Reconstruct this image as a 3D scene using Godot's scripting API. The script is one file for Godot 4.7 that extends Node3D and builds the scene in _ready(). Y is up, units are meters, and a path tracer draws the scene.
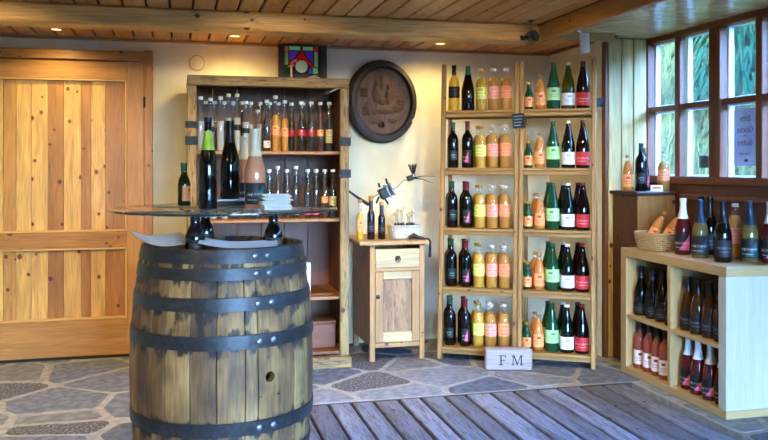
extends Node3D
# A farm shop corner: barrel table, tall open cabinet, bottle racks across the corner, cube shelf by the window.

const CEIL := 2.08
var rng := RandomNumberGenerator.new()
var used := {}
var mats := {}
var pics := {}
var cache := {}


# ---------------------------------------------------------------- naming
func numbered(called: String) -> String:
	if not used.has(called):
		used[called] = 0
		return called
	used[called] += 1
	return "%s_%03d" % [called, used[called]]


func tag(o: Node, label := "", category := "", group := "", kind := "") -> Node:
	if label: o.set_meta("label", label)
	if category: o.set_meta("category", category)
	if group: o.set_meta("group", group)
	if kind: o.set_meta("kind", kind)
	return o


func thing(called: String, at: Vector3, turn: float, label: String, category: String, group := "") -> Node3D:
	var o := Node3D.new()
	o.name = numbered(called)
	add_child(o)
	o.position = at
	o.rotation.y = turn
	tag(o, label, category, group)
	return o


func setting(called: String) -> Node3D:
	var o := Node3D.new()
	o.name = numbered(called)
	add_child(o)
	tag(o, "", "", "", "structure")
	return o


func put(mesh: Mesh, called: String, m: Material, parent: Node, at := Vector3.ZERO, rot := Vector3.ZERO) -> MeshInstance3D:
	var o := MeshInstance3D.new()
	o.mesh = mesh
	o.name = called
	o.material_override = m
	parent.add_child(o, true)
	o.position = at
	o.rotation = rot
	return o


# ---------------------------------------------------------------- geometry
func begin() -> SurfaceTool:
	var st := SurfaceTool.new()
	st.begin(Mesh.PRIMITIVE_TRIANGLES)
	return st


func face(st: SurfaceTool, pts: Array, ns: Array, uvs: Array) -> void:
	# a convex polygon; front faces run clockwise
	var a: Vector3 = pts[0]
	var b: Vector3 = pts[1]
	var c: Vector3 = pts[2]
	var n: Vector3 = ns[0]
	var flip: bool = (b - a).cross(c - a).dot(n) > 0.0
	for i in range(1, pts.size() - 1):
		var ids := [0, i + 1, i] if flip else [0, i, i + 1]
		for k in ids:
			st.set_normal(ns[k])
			st.set_uv(uvs[k])
			st.add_vertex(pts[k])


func flat(st: SurfaceTool, pts: Array, n: Vector3, xf: Transform3D, grain: int, off: Vector2) -> void:
	var na := n.abs().max_axis_index()
	var v_axis := grain
	var u_axis := 0
	if grain == na:
		v_axis = (na + 1) % 3
		u_axis = (na + 2) % 3
	else:
		u_axis = 3 - na - grain
	var p2 := []
	var n2 := []
	var uv := []
	var wn := (xf.basis * n).normalized()
	for p in pts:
		p2.append(xf * p)
		n2.append(wn)
		uv.append(Vector2(p[u_axis], p[v_axis]) + off)
	face(st, p2, n2, uv)


func box_to(st: SurfaceTool, size: Vector3, xf := Transform3D(), ch := 0.003, grain := -1) -> void:
	var h := size / 2.0
	ch = minf(ch, minf(h.x, minf(h.y, h.z)) * 0.45)
	var g: int = size.max_axis_index() if grain < 0 else grain
	var off := Vector2(rng.randf() * 0.5, rng.randf() * 2.0)
	for ax in 3:
		var b := (ax + 1) % 3
		var c := (ax + 2) % 3
		for s in [-1.0, 1.0]:
			var pts := []
			for q in [[-1, -1], [1, -1], [1, 1], [-1, 1]]:
				var p := Vector3.ZERO
				p[ax] = s * h[ax]
				p[b] = q[0] * (h[b] - ch)
				p[c] = q[1] * (h[c] - ch)
				pts.append(p)
			var n := Vector3.ZERO
			n[ax] = s
			flat(st, pts, n, xf, g, off)
		for sb in [-1.0, 1.0]:
			for sc in [-1.0, 1.0]:
				var pts2 := []
				for q in [[0, -1], [0, 1], [1, 1], [1, -1]]:
					var p := Vector3.ZERO
					p[ax] = q[1] * (h[ax] - ch)
					p[b] = sb * (h[b] - (ch if q[0] == 1 else 0.0))
					p[c] = sc * (h[c] - (0.0 if q[0] == 1 else ch))
					pts2.append(p)
				var n2 := Vector3.ZERO
				n2[b] = sb
				n2[c] = sc * 0.999
				flat(st, pts2, n2, xf, g, off)
	for sx in [-1.0, 1.0]:
		for sy in [-1.0, 1.0]:
			for sz in [-1.0, 1.0]:
				var sg := Vector3(sx, sy, sz)
				flat(st, [sg * Vector3(h.x, h.y - ch, h.z - ch), sg * Vector3(h.x - ch, h.y, h.z - ch), sg * Vector3(h.x - ch, h.y - ch, h.z)], sg * Vector3(1.0, 0.99, 0.98), xf, g, off)


func box(parent: Node, called: String, size: Vector3, at: Vector3, m: Material, rot := Vector3.ZERO, ch := 0.003, grain := -1) -> MeshInstance3D:
	var st := begin()
	box_to(st, size, Transform3D(), ch, grain)
	return put(st.commit(), called, m, parent, at, rot)


func lathe_to(st: SurfaceTool, prof: Array, seg := 24, xf := Transform3D(), a0 := 0.0, a1 := TAU) -> void:
	var segn := []
	for i in prof.size() - 1:
		var d: Vector2 = prof[i + 1] - prof[i]
		segn.append(Vector2(d.y, -d.x).normalized())
	var top: float = maxf(prof[-1].y - prof[0].y, 0.0001)
	for i in prof.size() - 1:
		var na: Vector2 = segn[i]
		var nb: Vector2 = segn[i]
		if i > 0 and segn[i - 1].dot(segn[i]) > 0.6: na = (segn[i - 1] + segn[i]).normalized()
		if i < prof.size() - 2 and segn[i + 1].dot(segn[i]) > 0.6: nb = (segn[i + 1] + segn[i]).normalized()
		var p: Vector2 = prof[i]
		var q: Vector2 = prof[i + 1]
		for k in seg:
			var t0 := a0 + (a1 - a0) * k / seg
			var t1 := a0 + (a1 - a0) * (k + 1) / seg
			var d0 := Vector3(sin(t0), 0, cos(t0))
			var d1 := Vector3(sin(t1), 0, cos(t1))
			var u0 := float(k) / seg
			var u1 := float(k + 1) / seg
			var v0: float = 1.0 - (p.y - prof[0].y) / top
			var v1: float = 1.0 - (q.y - prof[0].y) / top
			var y := Vector3.UP
			var pts := [xf * (d0 * p.x + y * p.y), xf * (d1 * p.x + y * p.y), xf * (d1 * q.x + y * q.y), xf * (d0 * q.x + y * q.y)]
			var ns := [xf.basis * (d0 * na.x + y * na.y), xf.basis * (d1 * na.x + y * na.y), xf.basis * (d1 * nb.x + y * nb.y), xf.basis * (d0 * nb.x + y * nb.y)]
			var uv := [Vector2(u0, v0), Vector2(u1, v0), Vector2(u1, v1), Vector2(u0, v1)]
			if p.x < 0.00001: # apex: drop the doubled point
				face(st, [pts[0], pts[2], pts[3]], [ns[0], ns[2], ns[3]], [uv[0], uv[2], uv[3]])
			elif q.x < 0.00001:
				face(st, [pts[0], pts[1], pts[2]], [ns[0], ns[1], ns[2]], [uv[0], uv[1], uv[2]])
			else:
				face(st, pts, ns, uv)


func lathe(prof: Array, seg := 24, a0 := 0.0, a1 := TAU) -> ArrayMesh:
	var st := begin()
	lathe_to(st, prof, seg, Transform3D(), a0, a1)
	return st.commit()


func tube_to(st: SurfaceTool, pts: Array, r, seg := 8, closed := false) -> void:
	var n := pts.size()
	var rings := []
	var up := Vector3(0.13, 0.97, 0.2).normalized()
	for i in n:
		var a: Vector3 = pts[(i - 1 + n) % n] if (closed or i > 0) else pts[0]
		var b: Vector3 = pts[(i + 1) % n] if (closed or i < n - 1) else pts[n - 1]
		var t := (b - a).normalized()
		var x := t.cross(up if absf(t.dot(up)) < 0.95 else Vector3.RIGHT).normalized()
		var y := t.cross(x).normalized()
		var ring := []
		var rr: float = r[i] if r is Array else r
		for k in seg:
			var w := TAU * k / seg
			var d := x * cos(w) + y * sin(w)
			ring.append([pts[i] + d * rr, d])
		rings.append(ring)
	for i in (n if closed else n - 1):
		var ra: Array = rings[i]
		var rb: Array = rings[(i + 1) % n]
		for k in seg:
			var k2 := (k + 1) % seg
			face(st, [ra[k][0], ra[k2][0], rb[k2][0], rb[k][0]], [ra[k][1], ra[k2][1], rb[k2][1], rb[k][1]], [Vector2(0, i * 0.1), Vector2(0.1, i * 0.1), Vector2(0.1, i * 0.1 + 0.1), Vector2(0, i * 0.1 + 0.1)])
	if not closed:
		for e in [0, n - 1]:
			var q: Vector3 = pts[1] - pts[0] if e == 0 else pts[n - 2] - pts[n - 1]
			var cap := []
			var ns := []
			var uv := []
			for v in rings[e]:
				cap.append(v[0])
				ns.append(-q.normalized())
				uv.append(Vector2.ZERO)
			face(st, cap, ns, uv)


func tube(pts: Array, r, seg := 8, closed := false) -> ArrayMesh:
	var st := begin()
	tube_to(st, pts, r, seg, closed)
	return st.commit()


func prism(poly: PackedVector2Array, thick: float, ch := 0.0) -> ArrayMesh:
	# polygon in x,y extruded along z, centred; flat front and back
	var st := begin()
	var idx := Geometry2D.triangulate_polygon(poly)
	for s in [-1.0, 1.0]:
		for i in range(0, idx.size(), 3):
			var pts := []
			var uv := []
			for k in 3:
				var p: Vector2 = poly[idx[i + k]]
				pts.append(Vector3(p.x, p.y, s * thick / 2))
				uv.append(p)
			var n := Vector3(0, 0, s)
			face(st, pts, [n, n, n], uv)
	var cw := Geometry2D.is_polygon_clockwise(poly)
	for i in poly.size():
		var a := poly[i]
		var b := poly[(i + 1) % poly.size()]
		var d := (b - a).normalized()
		var n := Vector3(d.y, -d.x, 0) * (-1.0 if cw else 1.0)
		var z := Vector3(0, 0, thick / 2)
		var a3 := Vector3(a.x, a.y, 0)
		var b3 := Vector3(b.x, b.y, 0)
		face(st, [a3 - z, b3 - z, b3 + z, a3 + z], [n, n, n, n], [a, b, b, a])
	return st.commit()


func ngon(n: int, rx: float, ry: float, c := Vector2.ZERO) -> PackedVector2Array:
	var p := PackedVector2Array()
	for i in n:
		p.append(c + Vector2(cos(TAU * i / n) * rx, sin(TAU * i / n) * ry))
	return p


# ---------------------------------------------------------------- textures
func tex(im: Image) -> ImageTexture:
	return ImageTexture.create_from_image(im)


func grain_image(key: String, knots: int, contrast: float, cracks: float, seed_: int) -> ImageTexture:
	# half a metre wide and two metres long; multiplies a wood tint
	if pics.has(key): return pics[key]
	var w := 192
	var h := 768
	var n := FastNoiseLite.new()
	n.seed = seed_
	n.frequency = 1.0
	n.fractal_octaves = 2
	var field := PackedFloat32Array()
	field.resize(w * h)
	var kn := PackedFloat32Array()
	kn.resize(w * h)
	var r := RandomNumberGenerator.new()
	r.seed = seed_
	for i in knots:
		var cx := r.randi_range(12, w - 12)
		var cy := r.randi_range(40, h - 40)
		var rad := r.randf_range(2.2, 5.5)
		for y in range(cy - 40, cy + 40):
			for x in range(maxi(0, cx - 26), mini(w, cx + 26)):
				var dx := float(x - cx)
				var dy := float(y - cy)
				var e := exp(-(dx * dx / (rad * rad * 6.0) + dy * dy / (rad * rad * 22.0)))
				field[y * w + x] += signf(dx) * e * 7.0
				var q := dx * dx / (rad * rad) + dy * dy / (rad * rad * 1.35)
				kn[y * w + x] = maxf(kn[y * w + x], clampf(1.5 - q, 0.0, 1.0))
	var im := Image.create(w, h, false, Image.FORMAT_RGB8)
	for y in h:
		var a := TAU * y / h
		var ca := cos(a) * 0.55
		var sa := sin(a) * 0.55
		for x in w:
			var u := x + field[y * w + x]
			var big := n.get_noise_3d(u * 0.035, ca, sa)
			var fine := n.get_noise_3d(u * 0.33 + 40.0, ca * 3.0, sa * 3.0)
			var v := 0.88 + contrast * (0.2 * big + 0.24 * fine)
			if cracks > 0.0:
				var c := n.get_noise_3d(u * 0.5 + 90.0, ca * 5.0, sa * 5.0)
				if c > 0.34: v -= cracks * (c - 0.34) * 2.4
			v = clampf(v, 0.12, 1.0)
			var warm := clampf((0.9 - v) * 0.35, 0.0, 0.2)
			var col := Color(v, v * (1.0 - warm * 0.5), v * (1.0 - warm))
			var k: float = kn[y * w + x]
			if k > 0.0: col = col.lerp(Color(0.34, 0.17, 0.08), k * 0.9)
			im.set_pixel(x, y, col)
	pics[key] = tex(im)
	return pics[key]


func wood(key: String, tint: Color, pic := "pine", rough := 0.55, relief := 0.0) -> StandardMaterial3D:
	if mats.has(key): return mats[key]
	var m := StandardMaterial3D.new()
	m.resource_name = key
	m.albedo_color = tint
	match pic:
		"pine": m.albedo_texture = grain_image("pine", 22, 0.6, 0.0, 11)
		"plain": m.albedo_texture = grain_image("plain", 0, 0.45, 0.0, 23)
		"fine": m.albedo_texture = grain_image("fine", 0, 0.16, 0.0, 29)
		"old": m.albedo_texture = grain_image("old", 5, 1.0, 0.9, 37)
	m.uv1_scale = Vector3(2.0, 0.5, 1)
	m.roughness = rough
	if relief > 0.0:
		m.heightmap_enabled = true
		m.heightmap_texture = m.albedo_texture
		m.heightmap_scale = relief
	mats[key] = m
	return m


func paint(key: String, tint: Color, rough := 0.5, metal := 0.0) -> StandardMaterial3D:
	if mats.has(key): return mats[key]
	var m := StandardMaterial3D.new()
	m.resource_name = key
	m.albedo_color = tint
	m.roughness = rough
	m.metallic = metal
	mats[key] = m
	return m


func clear_glass(key: String, tint: Color, alpha: float) -> StandardMaterial3D:
	if mats.has(key): return mats[key]
	var m := StandardMaterial3D.new()
	m.resource_name = key
	m.albedo_color = Color(tint.r, tint.g, tint.b, alpha)
	m.transparency = BaseMaterial3D.TRANSPARENCY_ALPHA
	m.roughness = 0.03
	mats[key] = m
	return m


func noisy(key: String, lo: Color, hi: Color, freq: float, rough: float, relief: float, per_metre: float, seed_: int, octaves := 4, cellular := false) -> StandardMaterial3D:
	if mats.has(key): return mats[key]
	var n := FastNoiseLite.new()
	n.seed = seed_
	n.frequency = freq
	n.fractal_octaves = octaves
	if cellular: n.noise_type = FastNoiseLite.TYPE_CELLULAR
	var g := Gradient.new()
	g.set_color(0, lo)
	g.set_color(1, hi)
	g.set_offset(0, 0.25)
	g.set_offset(1, 0.75)
	var t := NoiseTexture2D.new()
	t.width = 384
	t.height = 384
	t.seamless = true
	t.noise = n
	t.color_ramp = g
	var m := StandardMaterial3D.new()
	m.resource_name = key
	m.albedo_texture = t
	m.roughness = rough
	m.uv1_triplanar = true
	m.uv1_world_triplanar = true
	m.uv1_scale = Vector3.ONE * per_metre
	if relief > 0.0:
		m.heightmap_enabled = true
		m.heightmap_texture = t
		m.heightmap_scale = relief
	mats[key] = m
	return m


func scribble(im: Image, r: RandomNumberGenerator, x0: int, x1: int, y: int, amp: int, ink: Color) -> void:
	var x := x0
	var ph := r.randf() * 6.0
	while x < x1:
		var yy := y + int(round(sin(x * 1.15 + ph) * amp * r.randf_range(0.4, 1.0)))
		for t in 2:
			if x < im.get_width() and yy + t >= 0 and yy + t < im.get_height(): im.set_pixel(x, yy + t, ink)
		if r.randf() < 0.45:
			for j in range(mini(y, yy), maxi(y, yy) + 1):
				if j >= 0 and j < im.get_height(): im.set_pixel(x, j, ink)
		x += 1


func label_mat(key: String, ground: Color, ink: Color, style: int) -> StandardMaterial3D:
	if mats.has(key): return mats[key]
	var r := RandomNumberGenerator.new()
	r.seed = hash(key)
	var im := Image.create(72, 64, false, Image.FORMAT_RGB8)
	im.fill(ground)
	match style:
		0: # juice label: picture band above, name below
			im.fill_rect(Rect2i(26, 6, 20, 16), ground.lerp(ink, 0.35))
			scribble(im, r, 18, 56, 34, 4, ink)
			scribble(im, r, 24, 50, 47, 1, ink)
			scribble(im, r, 22, 52, 54, 1, ink)
		1: # script with a coloured slash
			scribble(im, r, 14, 58, 30, 7, ink)
			scribble(im, r, 22, 52, 44, 2, ink)
		2: # dark label, pale script, bright wedge
			for y in range(8, 60):
				for x in range(52 - y / 2, 52):
					im.set_pixel(x, y, ink)
			scribble(im, r, 8, 52, 34, 6, Color(0.85, 0.85, 0.85))
			scribble(im, r, 10, 40, 50, 2, Color(0.7, 0.7, 0.7))
		3: # emblem and lines
			im.fill_rect(Rect2i(30, 12, 12, 12), ink)
			scribble(im, r, 20, 52, 36, 3, ink.lerp(ground, 0.2))
			scribble(im, r, 24, 48, 46, 1, ink.lerp(ground, 0.3))
	var m := paint(key, Color.WHITE, 0.6)
	m.albedo_texture = tex(im)
	return m


# ---------------------------------------------------------------- bottles
const PROF := {
	"wine": [0.037, [[0.9, 0.0], [1.0, 0.006], [1.0, 0.178], [0.95, 0.195], [0.78, 0.212], [0.5, 0.226]], [[0.0145, 0.24], [0.0135, 0.287], [0.0155, 0.289], [0.0155, 0.30]]],
	"cone": [0.043, [[0.92, 0.0], [1.0, 0.006], [1.0, 0.125], [0.94, 0.15], [0.78, 0.182], [0.57, 0.217]], [[0.018, 0.25], [0.0145, 0.28], [0.0155, 0.282], [0.0155, 0.295]]],
	"spark": [0.043, [[0.92, 0.0], [1.0, 0.006], [1.0, 0.13], [0.95, 0.155], [0.75, 0.19], [0.52, 0.222]], [[0.0175, 0.25], [0.0155, 0.29], [0.0172, 0.295], [0.0172, 0.312]]],
	"juice": [0.0375, [[0.9, 0.0], [1.0, 0.006], [1.0, 0.168], [0.94, 0.188], [0.78, 0.205], [0.57, 0.217]], [[0.0165, 0.228], [0.0155, 0.258], [0.0168, 0.26], [0.0168, 0.275]]],
	"small": [0.0275, [[0.9, 0.0], [1.0, 0.005], [1.0, 0.085], [0.92, 0.1], [0.7, 0.115]], [[0.0135, 0.128], [0.0125, 0.158], [0.0138, 0.16], [0.0138, 0.173]]],
	"half": [0.0335, [[0.9, 0.0], [1.0, 0.005], [1.0, 0.12], [0.93, 0.14], [0.72, 0.165]], [[0.016, 0.188], [0.0132, 0.208], [0.0142, 0.21], [0.0142, 0.225]]],
	"slim": [0.0205, [[0.92, 0.0], [1.0, 0.004], [1.0, 0.165], [0.9, 0.18], [0.68, 0.19]], [[0.011, 0.2], [0.0105, 0.274], [0.0124, 0.275], [0.0124, 0.292]]],
	"hock": [0.0375, [[0.92, 0.0], [1.0, 0.006], [1.0, 0.145], [0.93, 0.175], [0.7, 0.22], [0.5, 0.255]], [[0.0155, 0.275], [0.0145, 0.318], [0.0158, 0.32], [0.0158, 0.333]]],
	"piccolo": [0.031, [[0.92, 0.0], [1.0, 0.005], [1.0, 0.062], [0.94, 0.076], [0.72, 0.094]], [[0.0155, 0.112], [0.0145, 0.146], [0.0158, 0.148], [0.0158, 0.16]]],
}


func profile(shape: String) -> Array:
	var out := [Vector2(0, 0)]
	var r: float = PROF[shape][0]
	for q in PROF[shape][1]: out.append(Vector2(r * q[0], q[1]))
	for q in PROF[shape][2]: out.append(Vector2(q[0], q[1]))
	out.append(Vector2(0, out[-1].y))
	return out


func cut(prof: Array, y0: float, y1: float, grow: float, closed := true) -> Array:
	var out := []
	for i in prof.size() - 1:
		var a: Vector2 = prof[i]
		var b: Vector2 = prof[i + 1]
		if a.y >= y0 and a.y <= y1: out.append(a)
		for y in [y0, y1]:
			if a.y < y and b.y > y: out.append(a.lerp(b, (y - a.y) / (b.y - a.y)))
	if prof[-1].y <= y1: out.append(prof[-1])
	var res := []
	for p in out: res.append(Vector2(maxf(0.0, p.x + grow) if p.x > 0.0001 else 0.0, p.y))
	if grow > 0.0 and res[-1].x == 0.0: res[-1].y += grow
	if res.size() > 1 and grow > 0.0 and res[-1].x == 0.0: res[-2].y += grow
	if closed and res[0].x > 0.0001: res.push_front(Vector2(0, res[0].y))
	if closed and res[-1].x > 0.0001: res.append(Vector2(0, res[-1].y))
	return res


var KIND := {}


func kinds() -> void:
	var clear := clear_glass("bottle_glass", Color(0.92, 0.97, 0.95), 0.02)
	var black := paint("black_bottle_glass", Color(0.018, 0.02, 0.02), 0.07)
	var red := paint("red_wine_glass", Color(0.05, 0.012, 0.02), 0.07)
	var green := paint("green_bottle_glass", Color(0.07, 0.26, 0.15), 0.06)
	var olive := paint("olive_bottle_glass", Color(0.22, 0.23, 0.06), 0.06)
	var deep := paint("deep_green_glass", Color(0.02, 0.07, 0.05), 0.06)
	var rose := paint("rose_glass", Color(0.78, 0.5, 0.36), 0.07)
	var straw := paint("pale_wine_glass", Color(0.4, 0.34, 0.18), 0.07)
	var gold := paint("gold_cap", Color(0.83, 0.62, 0.22), 0.35, 0.7)
	var white := paint("white_foil", Color(0.86, 0.85, 0.84), 0.4)
	var dark := paint("black_foil", Color(0.03, 0.03, 0.04), 0.3, 0.2)
	var teal := paint("blue_foil", Color(0.08, 0.16, 0.24), 0.35, 0.3)
	var cork := paint("cork_cap", Color(0.72, 0.52, 0.32), 0.8)
	var pale_cap := paint("pale_cap", Color(0.84, 0.83, 0.78), 0.4)
	var grn_cap := paint("green_capsule", Color(0.05, 0.32, 0.18), 0.4)
	var red_cap := paint("red_capsule", Color(0.42, 0.05, 0.08), 0.4)
	var lime := paint("lime_foil", Color(0.62, 0.72, 0.16), 0.45)
	var juice := paint("yellow_juice", Color(0.75, 0.58, 0.13), 0.5)
	var juice2 := paint("orange_juice", Color(0.7, 0.48, 0.12), 0.5)
	var wine := paint("golden_wine", Color(0.86, 0.68, 0.06), 0.4)
	var schnapps := paint("amber_schnapps", Color(0.75, 0.5, 0.14), 0.3)
	var berry := paint("dark_berry_liqueur", Color(0.035, 0.014, 0.018), 0.25)
	var water := paint("pale_schnapps", Color(0.66, 0.67, 0.64), 0.15)
	var yl := label_mat("label_yellow_green", Color(0.88, 0.9, 0.45), Color(0.45, 0.5, 0.2), 0)
	var pk := label_mat("label_pink", Color(0.93, 0.64, 0.55), Color(0.75, 0.35, 0.33), 0)
	var ora := label_mat("label_orange", Color(0.95, 0.62, 0.42), Color(0.8, 0.32, 0.22), 0)
	var ora2 := label_mat("label_small_orange", Color(0.95, 0.65, 0.4), Color(0.7, 0.25, 0.1), 3)
	var lg := label_mat("label_pale_green", Color(0.66, 0.84, 0.58), Color(0.35, 0.55, 0.35), 3)
	var wh := label_mat("label_white", Color(0.88, 0.9, 0.93), Color(0.6, 0.65, 0.75), 3)
	var rd := label_mat("label_red", Color(0.72, 0.12, 0.13), Color(0.95, 0.7, 0.7), 1)
	var bk := label_mat("label_black", Color(0.05, 0.05, 0.05), Color(0.2, 0.2, 0.2), 3)
	var scr := label_mat("label_dark_script", Color(0.03, 0.05, 0.05), Color(0.55, 0.8, 0.75), 1)
	var scp := label_mat("label_dark_pink", Color(0.03, 0.03, 0.035), Color(0.88, 0.32, 0.5), 2)
	var scb := label_mat("label_dark_teal", Color(0.025, 0.05, 0.06), Color(0.1, 0.3, 0.32), 2)
	var scd := label_mat("label_dark_silver", Color(0.025, 0.025, 0.035), Color(0.5, 0.5, 0.6), 1)
	var whr := label_mat("label_white_emblem", Color(0.9, 0.86, 0.84), Color(0.55, 0.12, 0.15), 3)
	var bei := label_mat("label_beige", Color(0.8, 0.72, 0.45), Color(0.4, 0.3, 0.15), 0)
	var mag := label_mat("label_crimson", Color(0.72, 0.1, 0.18), Color(0.9, 0.6, 0.6), 3)
	var pnk := label_mat("label_rose", Color(0.86, 0.24, 0.34), Color(0.98, 0.8, 0.8), 3)
	# shape, glass, liquid, fill height, cap, cap from, label, label from, label to, arc
	KIND = {
		"golden": ["wine", clear, wine, 0.235, dark, 0.238, bk, 0.085, 0.16, 5.6],
		"red_green": ["cone", red, null, 0, grn_cap, 0.235, null, 0, 0, 0],
		"dark_script": ["wine", black, null, 0, grn_cap, 0.262, scr, 0.05, 0.115, 1.6],
		"dark_slash": ["wine", black, null, 0, red_cap, 0.245, scp, 0.03, 0.115, 1.6],
		"juice_yellow": ["juice", clear, juice, 0.215, gold, 0.258, yl, 0.075, 0.15, 3.6],
		"juice_pink": ["juice", clear, juice2, 0.215, pale_cap, 0.258, pk, 0.075, 0.155, 3.6],
		"juice_orange": ["juice", clear, juice2, 0.215, pale_cap, 0.258, ora, 0.078, 0.158, 3.6],
		"small_green": ["small", green, null, 0, gold, 0.158, ora2, 0.018, 0.08, 4.2],
		"half_juice": ["half", clear, paint("apricot_juice", Color(0.78, 0.48, 0.12), 0.5), 0.19, cork, 0.208, ora2, 0.025, 0.105, 4.2],
		"green": ["cone", green, null, 0, grn_cap, 0.279, lg, 0.055, 0.135, 3.6],
		"olive": ["cone", olive, null, 0, pale_cap, 0.279, wh, 0.022, 0.1, 3.6],
		"deep": ["cone", deep, null, 0, pale_cap, 0.279, wh, 0.022, 0.1, 3.6],
		"red_label": ["cone", red, null, 0, red_cap, 0.279, rd, 0.018, 0.1, 3.6],
		"spark_pink": ["spark", paint("rose_dark_glass", Color(0.3, 0.07, 0.08), 0.07), null, 0, white, 0.2, scp, 0.02, 0.12, 3.6],
		"spark_teal": ["spark", straw, null, 0, teal, 0.19, scb, 0.02, 0.12, 3.8],
		"spark_black": ["spark", black, null, 0, dark, 0.2, scd, 0.03, 0.115, 3.0],
		"spark_gold": ["spark", black, null, 0, dark, 0.245, scd, 0.015, 0.08, 2.2],
		"spark_straw": ["spark", paint("amber_dark_glass", Color(0.22, 0.12, 0.03), 0.07), null, 0, dark, 0.23, scd, 0.02, 0.11, 3.6],
		"rose_white": ["wine", paint("rose_wine_glass", Color(0.55, 0.27, 0.2), 0.07), null, 0, dark, 0.245, whr, 0.03, 0.12, 3.6],
		"rose_foil": ["spark", rose, null, 0, paint("cream_foil", Color(0.86, 0.76, 0.6), 0.4), 0.205, scb, 0.015, 0.1, 3.0],
		"hock_lime": ["hock", black, null, 0, dark, 0.318, lime, 0.215, 0.285, 6.28],
		"magnum": ["spark", black, null, 0, dark, 0.225, null, 0, 0, 0],
		"piccolo": ["piccolo", black, null, 0, dark, 0.125, label_mat("label_gold_script", Color(0.02, 0.02, 0.02), Color(0.8, 0.62, 0.3), 1), 0.018, 0.055, 1.8],
		"small_amber": ["small", paint("bottle_green_light", Color(0.07, 0.15, 0.05), 0.06), null, 0, grn_cap, 0.14, ora2, 0.018, 0.08, 2.4],
		"slim_clear": ["slim", clear, water, 0.16, pale_cap, 0.276, null, 0, 0, 0],
		"slim_band": ["slim", clear, water, 0.17, pale_cap, 0.276, bk, 0.105, 0.135, 4.4],
		"slim_amber": ["slim", clear, schnapps, 0.19, pale_cap, 0.276, ora2, 0.085, 0.135, 4.0],
		"slim_red": ["slim", clear, berry, 0.24, pale_cap, 0.276, mag, 0.09, 0.128, 4.0],
		"slim_brown": ["slim", clear, paint("brown_liqueur", Color(0.2, 0.08, 0.03), 0.3), 0.24, pale_cap, 0.276, ora2, 0.09, 0.128, 4.0],
		"slim_beige": ["slim", clear, berry, 0.24, pale_cap, 0.276, bei, 0.05, 0.13, 4.0],
		"slim_pink": ["slim", clear, berry, 0.24, pale_cap, 0.276, pnk, 0.02, 0.06, 4.0],
		"slim_dark": ["slim", clear, berry, 0.24, pale_cap, 0.276, whr, 0.02, 0.06, 3.0],
		"oil": ["slim", clear, paint("yellow_oil", Color(0.8, 0.66, 0.05), 0.3), 0.2, cork, 0.27, ora2, 0.06, 0.15, 3.4],
		"vinegar": ["slim", berry, null, 0, cork, 0.265, scd, 0.05, 0.12, 3.0],
	}


func bottle_proto(kind: String) -> Node3D:
	if cache.has(kind): return cache[kind]
	var k: Array = KIND[kind]
	var p := profile(k[0])
	var o := Node3D.new()
	put(lathe(p, 22), "glass", k[1], o)
	if k[2]:
		put(lathe(cut(p, 0.003, k[3], -0.0016), 20), "liquid", k[2], o)
	put(lathe(cut(p, k[5], 1.0, 0.0008, false), 18), "cap" if k[5] > p[-1].y - 0.045 else "foil", k[4], o)
	if k[6]:
		put(lathe(cut(p, k[7], k[8], 0.0006, false), 14, -k[9] / 2, k[9] / 2), "label", k[6], o)
	cache[kind] = o
	return o


func bottle(kind: String, at: Vector3, turn: float, label: String, group := "", tall := 1.0, wide := 1.0, called := "") -> Node3D:
	var o: Node3D = bottle_proto(kind).duplicate()
	o.name = numbered(called if called else "juice_bottle" if kind.contains("juice") else "liqueur_bottle" if kind.begins_with("slim") else "sparkling_wine_bottle" if kind.begins_with("spark") else "wine_bottle")
	add_child(o)
	o.position = at
	o.rotation.y = turn
	if tall != 1.0 or wide != 1.0: o.scale = Vector3(wide, tall, wide)
	return tag(o, label, "bottle", group)


# ---------------------------------------------------------------- the place
func _ready() -> void:
	rng.seed = 4
	look()
	kinds()
	shell()
	floor_stones()
	ceiling()
	door()
	window_wall()
	behind_camera()
	outside()
	ceiling_lamps()
	barrel()
	barrel_table_things()
	tall_cabinet()
	cabinet_things()
	wall_things()
	nightstand()
	racks()
	pedestal()
	cube_shelf()


func look() -> void:
	var cam := Camera3D.new()
	cam.name = "camera"
	add_child(cam)
	cam.position = Vector3(0, 1.25, 5.65)
	cam.rotation.y = -deg_to_rad(14.0)
	cam.set_frustum(0.1 * 440.0 / 820.0, Vector2(0, -0.1 * 55.0 / 820.0), 0.1, 200.0)
	cam.current = true
	var sky_m := ProceduralSkyMaterial.new()
	sky_m.sky_top_color = Color(0.42, 0.65, 1.0)
	sky_m.sky_horizon_color = Color(0.66, 0.84, 1.0)
	sky_m.ground_bottom_color = Color(0.2, 0.24, 0.2)
	sky_m.ground_horizon_color = Color(0.5, 0.58, 0.6)
	sky_m.sky_energy_multiplier = 7.0
	var sky := Sky.new()
	sky.sky_material = sky_m
	var env := Environment.new()
	env.background_mode = Environment.BG_SKY
	env.sky = sky
	env.tonemap_mode = Environment.TONE_MAPPER_LINEAR
	env.tonemap_exposure = 1.2
	env.sdfgi_enabled = true
	env.ssao_enabled = true
	env.ssil_enabled = true
	var we := WorldEnvironment.new()
	we.name = "environment"
	we.environment = env
	add_child(we)


func plaster() -> StandardMaterial3D:
	return noisy("cream_plaster", Color(0.89, 0.855, 0.72), Color(0.91, 0.88, 0.75), 0.02, 0.9, 0.25, 0.9, 5)


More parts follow.
